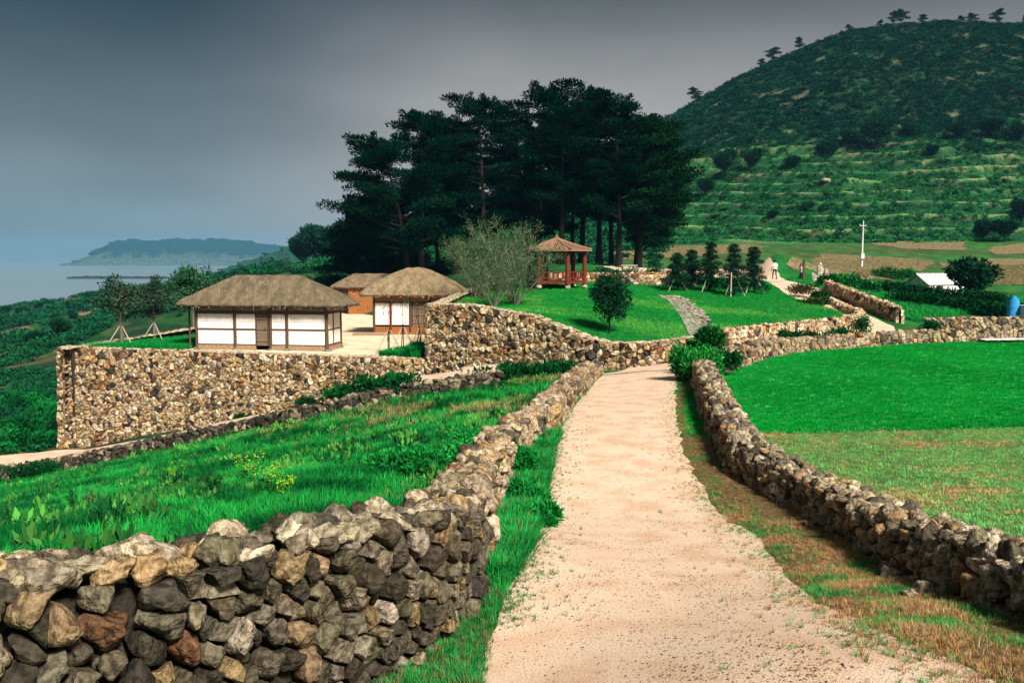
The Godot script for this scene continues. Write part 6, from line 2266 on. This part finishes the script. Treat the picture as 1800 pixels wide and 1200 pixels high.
func build_greenery() -> void:
	var lane_wall := [[862, 8.6], [870, 10.4], [866, 12.9], [890, 15.8], [920, 18.2], [962, 20.8], [988, 22.8], [1008, 26.0], [1025, 29.3], [1043, 33.0], [1060, 36.0]]
	var lower := hp([[880, 681], [800, 692], [700, 707], [600, 730], [500, 752], [400, 774], [300, 796], [150, 826], [0, 850], [-80, 866]])
	# meadow behind the near wall
	var meadow := PackedVector2Array([Vector2(-9, 2.6), Vector2(-5.7, 3.9), Vector2(-2.75, 5.5), Vector2(-1.75, 6.7), Vector2(-1.05, 8.2)])
	meadow.append_array(wall_side(lane_wall, -0.6))
	meadow.append(Vector2(1.4, 40))
	meadow.append_array(lower)
	meadow.append(Vector2(-34, 30))
	var soft := tuft(11, 0.05, 0.5, 0.5)
	var dense := tuft(12, 0.10, 0.8, 0.4)
	var fine_ := tuft(14, 0.09, 1.0, 0.5)
	var meadow_tone := func(p: Vector2) -> Color:
		var a := nz2.get_noise_2d(p.x * 0.16 + 20.0, p.y * 0.16)
		var dry := smoothstep(-0.1, 0.22, a + nz2.get_noise_2d(p.x * 0.5, p.y * 0.5) * 0.5) * smoothstep(25.0, 35.0, p.y + p.x * 1.1 + 4.0)
		if rng.randf() < dry * 0.85: return vary(Color(0.24, 0.21, 0.085), 0.3)
		var b := nz2.get_noise_2d(p.x * 0.3 + 50.0, p.y * 0.3)
		return vary(Color(0.003, 0.07, 0.016).lerp(Color(0.014, 0.25, 0.04), smoothstep(-0.35, 0.4, b)), 0.35)
	grow("grass", "long bright green grass of the meadow behind the near wall", meadow, 85000, soft, land,
		func(p: Vector2) -> float: return lerpf(0.2, 0.3, clampf(p.length() / 30.0, 0, 1)) * rng.randf_range(0.5, 1.2) * (1.0 + 0.5 * nz2.get_noise_2d(p.x * 0.4, p.y * 0.4)), meadow_tone)
	var herb := make_bush(Vector3(1, 0.9, 1), 46, 0.5, Color(0.8, 0.8, 0.8), Color(1.2, 1.2, 1.2), 4)
	var hx := []
	var hc := PackedColorArray()
	for p in scatter(meadow, 5600):
		if nz2.get_noise_2d(p.x * 0.25 + 9.0, p.y * 0.25) < rng.randf_range(-0.2, 0.3): continue
		var sc := rng.randf_range(0.06, 0.26)
		hx.append(Transform3D(Basis(Vector3.UP, rng.randf() * TAU).scaled(Vector3(sc, sc * rng.randf_range(0.8, 1.6), sc)), Vector3(p.x, H(p.x, p.y), -p.y)))
		hc.append(vary(Color(0.004, 0.06, 0.016).lerp(Color(0.09, 0.30, 0.05), pow(rng.randf(), 1.5)), 0.3))
	many("undergrowth", "small leafy weeds scattered through the meadow grass", "weeds", herb, M.leaf, hx, hc)
	# verges of the lane
	var left_edge := hp([[868, 1110], [888, 1050], [925, 980], [952, 900], [963, 850], [973, 800], [987, 750], [1008, 705], [1030, 672], [1046, 654]])
	var verge := PackedVector2Array([Vector2(-2.4, 4.6), Vector2(-0.9, 6.9), Vector2(-0.28, 8.1)])
	verge.append_array(wall_side(lane_wall, 0.0))
	left_edge.reverse()
	verge.append_array(left_edge)
	verge.append_array(PackedVector2Array([Vector2(-0.35, 5.4), Vector2(-0.6, 4.0)]))
	grow("grass", "lush green grass between the lane and its left wall", verge, 22000, soft, land,
		func(p: Vector2) -> float:
			var k := 0.10 if p.y < 9.0 else 0.2 if p.y < 21.0 else 0.14
			return k * rng.randf_range(0.6, 1.5) * (1.0 + 0.6 * nz2.get_noise_2d(p.x * 0.8, p.y * 0.8)),
		func(p: Vector2) -> Color: return vary(Color(0.006, 0.11, 0.025).lerp(Color(0.02, 0.28, 0.05), rng.randf()), 0.3) if rng.randf() > (0.3 if p.y < 8.5 else 0.06) else vary(Color(0.13, 0.11, 0.05)))
	var right_edge := hp([[1190, 655], [1187, 700], [1190, 750], [1205, 800], [1228, 850], [1245, 880], [1285, 921], [1332, 945], [1366, 995], [1421, 1054], [1503, 1100], [1580, 1130], [1662, 1167], [1770, 1230]])
	var r1 := r1_line()
	var rv := right_edge.duplicate()
	var back := r1.duplicate()
	back.reverse()
	rv.append_array(back)
	struct("verge", sheet(rv, 0.5, 0.02, land, 0.08), M.litter)
	var verge_tone := func(p: Vector2) -> Color:
		var a := nz2.get_noise_2d(p.x * 1.1 + 70.0, p.y * 0.8)
		if a + rng.randf_range(-0.4, 0.4) > -0.08 and p.y < 27.0: return vary(Color(0.22, 0.115, 0.05).lerp(Color(0.36, 0.24, 0.12), rng.randf()), 0.35)
		return vary(Color(0.012, 0.15, 0.035).lerp(Color(0.05, 0.24, 0.05), rng.randf()), 0.3)
	grow("grass", "dry brown and green grass along the right side of the lane", rv, 21000, soft, land,
		func(p: Vector2) -> float: return rng.randf_range(0.025, 0.075) * (1.0 + 0.9 * nz2.get_noise_2d(p.x * 0.7, p.y * 0.7)), verge_tone)
	# straggling blades on the edges of the lane
	var fringe := PackedVector2Array()
	var fringe_tone := PackedColorArray()
	var fx := []
	for pair in [[left_edge, 0.14], [right_edge, 0.2]]:
		var e: PackedVector2Array = pair[0]
		for k in 2600:
			var i := rng.randi() % (e.size() - 1)
			var p := e[i].lerp(e[i + 1], rng.randf()) + Vector2(rng.randfn(0.0, pair[1] * (1.0 if k % 4 else 2.6)), rng.randfn(0.0, 0.15))
			var s := rng.randf_range(0.02, 0.06)
			fx.append(Transform3D(Basis(Vector3.UP, rng.randf() * TAU).scaled(Vector3(s * 1.6, s, s * 1.6)), Vector3(p.x, H(p.x, p.y) + 0.03, -p.y)))
			fringe_tone.append(verge_tone.call(p) if pair[1] > 0.15 else vary(Color(0.02, 0.13, 0.03)))
	many("grass", "sparse short blades straying over both edges of the lane", "grass", soft, M.grass, fx, fringe_tone)
	# grit and pebbles on the lane
	var peb := acc()
	loose_rock(peb, Transform3D.IDENTITY, Vector3(1, 0.6, 0.8), 0, 0.0, Color.WHITE, 8.0)
	var px := []
	var pc := PackedColorArray()
	var lane := PackedVector2Array()
	var le := left_edge.duplicate()
	le.reverse()
	lane.append_array(PackedVector2Array([Vector2(-0.4, 4.5)]))
	lane.append_array(le)
	var re := right_edge.duplicate()
	re.reverse()
	var re2 := PackedVector2Array()
	lane.append_array(right_edge)
	lane.append(Vector2(3.0, 4.5))
	for p in scatter(lane, 52000):
		var d := nz2.get_noise_2d(p.x * 0.8, p.y * 0.5)
		if rng.randf() > 0.55 + d * 0.9: continue
		var s := 0.003 + 0.0085 * pow(rng.randf(), 5.0)
		px.append(Transform3D(Basis(Vector3.UP, rng.randf() * TAU).scaled(Vector3.ONE * s), Vector3(p.x, H(p.x, p.y) + 0.035 + s * 0.2, -p.y)))
		var g := rng.randf_range(0.07, 0.5)
		pc.append(Color(g, g * 0.82, g * 0.62))
	many("gravel", "fine gravel strewn over the pale lane", "gravel", bake(peb), M.rock, px, pc)
	# the green field and its dry near end
	var crop := PackedVector2Array([Vector2(3.9, 20.7), Vector2(4.6, 24.5), Vector2(5.4, 28.5), Vector2(6.7, 32.0), Vector2(8, 33.4), Vector2(12.6, 40.2), Vector2(16.4, 43.0), Vector2(19.7, 45.2), Vector2(26, 46.7), Vector2(36, 47.2), Vector2(36, 20.2), Vector2(12, 20.9)])
	grow("crop", "smooth bright green crop filling the field right of the lane", crop, 90000, fine_, land,
		func(_p: Vector2) -> float: return rng.randf_range(0.07, 0.12),
		func(p: Vector2) -> Color: return vary(Color(0.10, 0.50, 0.12), 0.2) if rng.randf() < 0.035 else vary(Color(0.002, 0.21, 0.024).lerp(Color(0.003, 0.27, 0.032), smoothstep(-0.4, 0.4, nz2.get_noise_2d(p.x * 0.2, p.y * 0.12))), 0.14))
	var dry := PackedVector2Array([Vector2(3.95, 21.0)])
	for i in r1.size():
		if r1[i].y < 20.5: dry.append(r1[i] + Vector2(0.75, 0.45))
	dry.append_array(PackedVector2Array([Vector2(12, 6), Vector2(24, 12), Vector2(30, 20.5), Vector2(12, 20.9)]))
	var dm: StandardMaterial3D = M.turf.duplicate()
	dm.albedo_color = lin(0.17, 0.22, 0.075)
	struct("field", sheet(dry, 0.7, 0.03, land, 0.1), dm)
	grow("grass", "short patchy green and brown grass at the near end of the right field", dry, 70000, fine_, land,
		func(_p: Vector2) -> float: return rng.randf_range(0.045, 0.1),
		func(p: Vector2) -> Color:
			var a := nz2.get_noise_2d(p.x * 0.35, p.y * 0.35 + 30.0) + nz2.get_noise_2d(p.x * 1.7, p.y * 1.7) * 0.6
			return vary(Color(0.42, 0.29, 0.14), 0.3) if a + rng.randf_range(-0.3, 0.3) > 0.36 else vary(Color(0.04, 0.30, 0.07).lerp(Color(0.2, 0.42, 0.13), rng.randf()), 0.25))
	# lawn
	grow("grass", "short mown grass of the lawn with yellowish patches", lawn_poly(), 42000, dense, lawn_height,
		func(_p: Vector2) -> float: return rng.randf_range(0.06, 0.13),
		func(p: Vector2) -> Color:
			var a := nz2.get_noise_2d(p.x * 0.13 + 8.0, p.y * 0.2)
			return vary(Color(0.008, 0.24, 0.035).lerp(Color(0.09, 0.36, 0.055), smoothstep(-0.15, 0.35, a + rng.randf_range(-0.2, 0.2)) * smoothstep(60.0, 54.0, p.y)), 0.22), 1.0)
	grow("grass", "dark green grass bed at the left end of the yard", PackedVector2Array([Vector2(-24.0, 51.6), Vector2(-17.7, 49.8), Vector2(-17.1, 56), Vector2(-16.2, 63), Vector2(-17.2, 63), Vector2(-19.6, 57.6)]), 7000, soft, flat_yard,
		func(_p: Vector2) -> float: return rng.randf_range(0.15, 0.38), func(_p: Vector2) -> Color: return vary(Color(0.006, 0.2, 0.035), 0.35), 1.0)
	grow("grass", "green grass mound round the saplings in the yard corner", PackedVector2Array([xz(668, 46.7), xz(736, 45.6), xz(742, 49.5), xz(700, 48.8)]), 2600, soft, flat_yard,
		func(p: Vector2) -> float: return rng.randf_range(0.2, 0.45) + 0.5 * smoothstep(-5.6, -4.6, p.x) * rng.randf(), func(_p: Vector2) -> Color: return vary(Color(0.006, 0.2, 0.035), 0.35), 1.0)
	# banks around the bend
	grow("grass", "green bank between the bend of the lane and the brown fields", PackedVector2Array([Vector2(23.2, 70), Vector2(24.3, 76), Vector2(25.5, 88), Vector2(34, 96), Vector2(44, 84), Vector2(44, 66), Vector2(30, 62), Vector2(25, 57.5), Vector2(23.6, 62)]), 15000, soft, land,
		func(_p: Vector2) -> float: return rng.randf_range(0.2, 0.5), func(_p: Vector2) -> Color: return vary(Color(0.008, 0.17, 0.035).lerp(Color(0.02, 0.3, 0.05), rng.randf()), 0.3))
	grow("grass", "grass strip between the lawn's corner wall and the field wall", PackedVector2Array([Vector2(10.2, 38.5), Vector2(13, 41.8), Vector2(19.5, 46.7), Vector2(19.6, 49.5), Vector2(16.3, 45.4), Vector2(12.5, 42.4), Vector2(9.2, 39.6)]), 2200, soft, land,
		func(_p: Vector2) -> float: return rng.randf_range(0.1, 0.3), func(_p: Vector2) -> Color: return vary(Color(0.01, 0.1, 0.022), 0.3), 1.0)
	for f in [[[1372, 462], [1390, 452], [1440, 446], [1520, 450], [1600, 455], [1645, 459], [1630, 470], [1600, 482], [1565, 492], [1510, 490], [1450, 480], [1400, 472]], [[1690, 472], [1760, 467], [1840, 468], [1840, 500], [1760, 502], [1720, 492]], [[1512, 414], [1580, 413], [1640, 416], [1700, 421], [1695, 440], [1600, 438], [1530, 430]], [[1045, 440], [1120, 436], [1200, 433], [1330, 430], [1345, 442], [1240, 450], [1150, 455], [1060, 458]]]:
		grow("grass", "thin weeds coming up in the brown fields below the hill", hp(f), 3500, dense, land, func(_p: Vector2) -> float: return rng.randf_range(0.08, 0.3), func(_p: Vector2) -> Color: return vary(Color(0.10, 0.13, 0.045).lerp(Color(0.27, 0.2, 0.1), rng.randf()), 0.3), 1.0)
	bushes()
	flowers()
	hillside_cover()

func bushes() -> void:
	var dk := Color(0.004, 0.045, 0.012)
	var md := Color(0.012, 0.14, 0.025)
	var br := Color(0.02, 0.23, 0.035)
	var p := hit(1238, 668)
	bush("bush", "round bright green bush covering the far end of the right lane wall", "bush", Vector3(p.x - 0.2, p.y - 0.1, p.z), Vector3(1.02, 1.35, 0.95), 5200, 0.13, Color(0.008, 0.11, 0.02), br)
	bush("bush", "taller leafy shoots behind the round bright bush at the wall end", "bush", Vector3(p.x + 0.3, p.y + 0.9, p.z - 1.2), Vector3(0.62, 0.95, 0.6), 1500, 0.15, dk, md)
	bush("bush", "small dark bush on the wall right of the round bright bush", "bush", Vector3(p.x + 1.1, p.y + 0.35, p.z - 0.7), Vector3(0.5, 0.6, 0.45), 1100, 0.12, dk, Color(0.008, 0.09, 0.02))
	# on and below the sunken wall
	for b in [[45, 846, 1.9, 0.75, "dark bush over the left end of the sunken path wall"], [545, 722, 0.75, 0.6, "small dark bush between the path and the terrace wall"], [262, 762, 0.8, 0.5, "low dark weeds at the foot of the terrace wall, left of its middle"], [605, 722, 1.1, 0.6, "leafy creeper hanging over the sunken wall, left of two others"], [650, 712, 1.2, 0.7, "leafy creeper over the sunken wall, largest and middle one"], [700, 702, 1.0, 0.6, "leafy creeper over the sunken wall, right of the largest"],
		[870, 676, 1.3, 0.55, "dark bush where the sunken path ends below the curved wall"], [925, 671, 1.4, 0.6, "dark bush at the foot of the curved wall, between two others"], [980, 668, 1.2, 0.6, "dark bush at the foot of the curved wall beside the lane wall"], [425, 752, 0.7, 0.45, "small weeds on the path edge under the terrace wall"]]:
		var q := hit(b[0], b[1])
		bush("bush", b[4], "bush", q + Vector3(0, 0.25 if b[1] > 680 and b[0] > 560 and b[0] < 720 else 0.0, 0), Vector3(b[2], b[3] * 1.3, b[2] * 0.6), 1800, 0.15, Color(0.003, 0.03, 0.009), Color(0.007, 0.085, 0.018))
	for b in [[62, 742, 54, 2.4, 1.1, "large green bush below the left corner of the terrace wall"], [20, 786, 50, 2.2, 0.9, "green bush by the path at the far left edge"], [78, 700, 62, 1.8, 0.9, "bush against the left side of the terrace wall, halfway up"], [40, 690, 70, 2.2, 1.0, "wide bush on the slope above the small brown plot at the left"], [84, 775, 51.5, 0.8, 0.6, "small bush at the very foot of the terrace corner"]]:
		var q := at(b[0], b[1], b[2])
		bush("bush", b[5], "bush", Vector3(q.x, H(q.x, b[2]) - 0.1, -b[2]), Vector3(b[3], b[4] * 1.5, b[3] * 0.9), 2600, 0.2, Color(0.004, 0.045, 0.014), Color(0.010, 0.15, 0.032))
	# leafy weeds on the verge and in the meadow
	for b in [[905, 835, 0.5, 0.55, "leafy green weeds spilling over the lane wall at its gap"], [925, 890, 0.55, 0.42, "broad leaved weeds on the verge below the lane wall"], [938, 925, 0.42, 0.35, "low weeds nearest the camera on the left verge"], [775, 835, 1.1, 0.62, "dark green weeds in the meadow near the lane wall"], [700, 830, 0.9, 0.5, "dark low weeds in the middle of the meadow"], [820, 790, 0.8, 0.5, "weeds in the meadow beside the bend of the lane wall"]]:
		var q := hit(b[0], b[1])
		bush("weeds", b[4], "weeds", q, Vector3(b[2], b[3] * 0.85, b[2] * 0.8), 2600, 0.085, Color(0.006, 0.10, 0.02), Color(0.016, 0.24, 0.04))
	# hedges and bushes beyond the bend
	for h in [[[1572, 548, 66], [1650, 547, 65], [1730, 552, 62], [1800, 560, 60], [1860, 566, 59], 0.75, "long dark clipped hedge below the shed, running to the right edge"], [[1545, 528, 75], [1600, 532, 73], [1660, 538, 71], [1720, 541, 70], [1760, 545, 69], 0.8, "second dark hedge, behind the long one and in front of the shed"]]:
		var a := acc()
		var first := at(h[0][0], h[0][1], h[0][2])
		for k in 5:
			if k == 4: continue
			var e0 := at(h[k][0], 600, h[k][2])
			var e1 := at(h[k + 1][0], 600, h[k + 1][2])
			for j in 7:
				var e := e0.lerp(e1, j / 7.0)
				e.y = H(e.x, -e.z) + h[5] * 0.5
				clump(a, e - Vector3(first.x, 0, first.z), Vector3(0.85, h[5] * 0.75, 0.7), 330, 0.2, 0.11, Color(0.003, 0.026, 0.009), Color(0.007, 0.06, 0.016), 0.5)
		var o := put("hedge", bake(a), M.leaf)
		o.position = Vector3(first.x, 0, first.z)
		tag(o, h[6], "hedge")
	for b in [[1490, 510, 76, 1.9, 1.0, "large green mound of a bush right of the upper lane"], [1452, 512, 73, 1.0, 0.8, "green bush at the edge of the upper lane, left of the large mound"], [1525, 518, 72, 1.1, 0.75, "dark bush in front of the pale boulder"], [1580, 512, 78, 1.6, 0.9, "spreading bush between the pale boulder and the shed"], [1560, 490, 100, 2.2, 0.9, "bush on the near edge of the brown field left of the shed"], [1600, 480, 106, 1.8, 0.8, "bush on the far side of the shed beside the brown field"]]:
		var q := at(b[0], b[1], b[2])
		bush("bush", b[5], "bush", Vector3(q.x, H(q.x, b[2]) - 0.1, -b[2]), Vector3(b[3], b[4] * 1.5, b[3] * 0.8), 1600, 0.22, Color(0.005, 0.045, 0.012), Color(0.012, 0.13, 0.025))
	for b in [[1432, 541, 57.5, 1.25, 0.3, Color(0.04, 0.09, 0.02), "low olive shrub along the corner wall of the lawn"], [1408, 524, 64, 1.3, 0.42, Color(0.05, 0.06, 0.02), "low brownish shrub at the edge of the lawn by the upper lane"], [1446, 531, 60.5, 0.9, 0.4, Color(0.01, 0.05, 0.014), "dark low shrub in the right corner of the lawn"], [1105, 480, 69, 1.6, 0.6, Color(0.012, 0.1, 0.025), "green bush behind the back wall of the lawn, by the thick trunks"], [1058, 484, 68, 1.2, 0.7, Color(0.01, 0.08, 0.02), "green bush behind the lawn's back wall, right of the pavilion"], [1150, 478, 71, 1.1, 0.6, Color(0.012, 0.09, 0.025), "green bush at the left of the tiered garden pines"]]:
		var q := at(b[0], b[1], b[2])
		bush("bush", b[6], "bush", Vector3(q.x, HL(q.x, b[2]) - 0.05, -b[2]), Vector3(b[3], b[4] * 1.6, b[3] * 0.7), 1300, 0.14, Color(b[5].r * 0.4, b[5].g * 0.4, b[5].b * 0.5), b[5])
	for b in [[1514, 590, 50.2, 0.62, 0.75, "dark upright bush at the end of the lawn's corner wall"], [1470, 592, 48.2, 0.9, 0.4, "low dark weeds along the foot of the corner wall, its right part"], [1415, 598, 46.5, 1.0, 0.38, "low dark weeds along the foot of the corner wall, its middle"], [1385, 603, 45.2, 0.55, 0.5, "small dark bush at the foot of the corner wall"], [1640, 580, 54, 0.9, 0.4, "green weeds at the gap between the two low walls"]]:
		var q := at(b[0], b[1], b[2])
		bush("bush", b[5], "bush", Vector3(q.x, H(q.x, b[2]), -b[2]), Vector3(b[3], b[4] * 1.5, b[3] * 0.6), 1000, 0.13, Color(0.003, 0.03, 0.009), Color(0.008, 0.09, 0.02))

func flowers() -> void:
	var spots := [[312, 858, 0.8, "tall yellow flowering weed, leftmost in the meadow"], [437, 862, 0.78, "tall yellow flowering weed left of the middle pair"], [470, 878, 0.62, "yellow flowering weed nearest the wall in the meadow"], [503, 884, 0.5, "short yellow flowering weed at the right of the others"]]
	for s in spots:
		var p := hit(s[0], s[1])
		var o := thing("flowering_weed", s[3], "wildflower", p, 0.0, "yellow flowering weeds")
		var st := acc()
		var fl := acc()
		for k in 7:
			var d := Vector3(rng.randf_range(-0.4, 0.4), 1, rng.randf_range(-0.4, 0.4)).normalized()
			var h: float = s[2] * rng.randf_range(0.55, 1.0)
			tube(st, [Vector3.ZERO, d * h * 0.5 + Vector3(0, h * 0.06, 0), d * h], [0.008, 0.006, 0.004], 4, Color(0.03, 0.17, 0.03))
			for j in 5: leaf(st, d * h * rng.randf_range(0.1, 0.6), (rdir() + Vector3(0, 0.3, 0)).normalized(), 0.16, 0.05, Color(0.015, 0.14, 0.03))
			for j in 5: clump(fl, d * h * rng.randf_range(0.72, 1.04) + rdir() * 0.05, Vector3(0.028, 0.024, 0.028), 6, 0.026, 0.02, Color(0.16, 0.36, 0.02), Color(0.34, 0.5, 0.03), 0.2)
		st.n = PackedVector3Array()
		put("stem", bake(st), M.leaf, o)
		put("flowers", bake(fl), M.leaf, o)
	for s in [[132, 905, 0.75, "dark feathery weed standing in the meadow at the left"], [168, 915, 0.55, "pale feathery weed beside the dark one in the meadow"], [372, 890, 0.55, "dark upright weed between the yellow flowers"]]:
		var p := hit(s[0], s[1])
		var a := acc()
		for k in 12:
			var d := Vector3(rng.randf_range(-0.35, 0.35), 1, rng.randf_range(-0.35, 0.35)).normalized()
			var h: float = s[2] * rng.randf_range(0.6, 1.0)
			tube(a, [Vector3.ZERO, d * h], [0.006, 0.003], 3, Color(0.012, 0.07, 0.02))
			for j in 26: leaf(a, d * h * rng.randf_range(0.15, 1.0), (rdir() + d).normalized(), 0.09, 0.02, vary(Color(0.01, 0.075, 0.02) if s[0] != 168 else Color(0.07, 0.14, 0.05)))
		a.n = PackedVector3Array()
		var o := put("weed", bake(a), M.leaf)
		o.position = p
		tag(o, s[3], "weed")

func hillside_cover() -> void:
	var forms := []
	for k in 3: forms.append(make_bush(Vector3(1, 1, 1), 90, 0.42, Color(0.8, 0.8, 0.8), Color(1.25, 1.25, 1.25), 6))
	var xf := [[], [], []]
	var cs := [PackedColorArray(), PackedColorArray(), PackedColorArray()]
	for k in 70000:
		var u := rng.randf_range(-80.0, 330.0)
		var z := lerpf(186.0, 336.0, pow(rng.randf(), 1.15))
		var x := u * z / 330.0
		var y := HH(x, z)
		var a := nz2.get_noise_2d(x * 0.025 + 11.0, z * 0.035)
		var up := smoothstep(20.0, 38.0, y + a * 12.0)
		var ph := terrace_phase(x, z)
		var want := lerpf(0.42 + a * 0.7, 0.9 + a * 0.4, up)
		if ph.x > 0.1: want = lerpf(want, 0.85 if ph.y > 0.5 and ph.y < 0.8 else 0.04 + maxf(a, 0.0) * 0.6, ph.x)
		if rng.randf() > want: continue
		var bare := nz2.get_noise_2d(x * 0.05 + 90.0, z * 0.12)
		if bare > 0.36 and rng.randf() < 0.75: continue
		var s := lerpf(rng.randf_range(0.4, 1.0), rng.randf_range(0.55, 1.35), up)
		var f := k % 3
		xf[f].append(Transform3D(Basis(Vector3.UP, rng.randf() * TAU).scaled(Vector3(s * 1.2, s * rng.randf_range(0.6, 1.0), s * 1.2)), Vector3(x, y - s * 0.15, -z)))
		var lo := Color(0.006, 0.07, 0.028).lerp(Color(0.03, 0.22, 0.055), rng.randf())
		var hi := Color(0.003, 0.03, 0.02).lerp(Color(0.008, 0.075, 0.036), pow(rng.randf(), 1.5))
		if rng.randf() < 0.03: hi = Color(0.09, 0.11, 0.06)
		cs[f].append(lo.lerp(hi, up))
	for f in 3: many("undergrowth", "dense dark scrub covering the hill above the terraces", "scrub", forms[f], M.leaf, xf[f], cs[f])
	# scrub of the coast and behind the farm
	var yard := PackedVector2Array([Vector2(-25.5, 50), Vector2(-3.3, 44), Vector2(0, 78), Vector2(0, 92), Vector2(-20, 90), Vector2(-24, 66)])
	xf = [[], [], []]
	cs = [PackedColorArray(), PackedColorArray(), PackedColorArray()]
	for k in 60000:
		var z := 50.0 * pow(9.0, rng.randf())
		var px := rng.randf_range(-120.0, 1160.0)
		var x := at(px, 600, z).x
		if Geometry2D.is_point_in_polygon(Vector2(x, z), yard): continue
		if z < 92.0 and x > -4.0: continue
		if px > 60.0 and z < 52.0: continue
		if x > -3.0 and z < 130.0 and rng.randf() < 0.8: continue
		var y := ground_at(x, z)
		if y < SEA + 2.0: continue
		var a := nz2.get_noise_2d(x * 0.045, z * 0.03) + nz2.get_noise_2d(x * 0.15, z * 0.1) * 0.5
		if a < rng.randf_range(-0.12, 0.35): continue
		var s := rng.randf_range(0.35, 1.0) * (1.0 + a) * lerpf(0.42, 1.5, smoothstep(50.0, 220.0, z))
		var f := k % 3
		xf[f].append(Transform3D(Basis(Vector3.UP, rng.randf() * TAU).scaled(Vector3(s * 1.3, s * rng.randf_range(0.6, 1.0), s * 1.3)), Vector3(x, y - s * 0.12, -z)))
		cs[f].append(vary(Color(0.004, 0.04, 0.02).lerp(Color(0.010, 0.10, 0.035), rng.randf()), 0.3))
	for f in 3: many("undergrowth", "green scrub over the slopes between the farm and the sea", "scrub", forms[f], M.leaf, xf[f], cs[f])
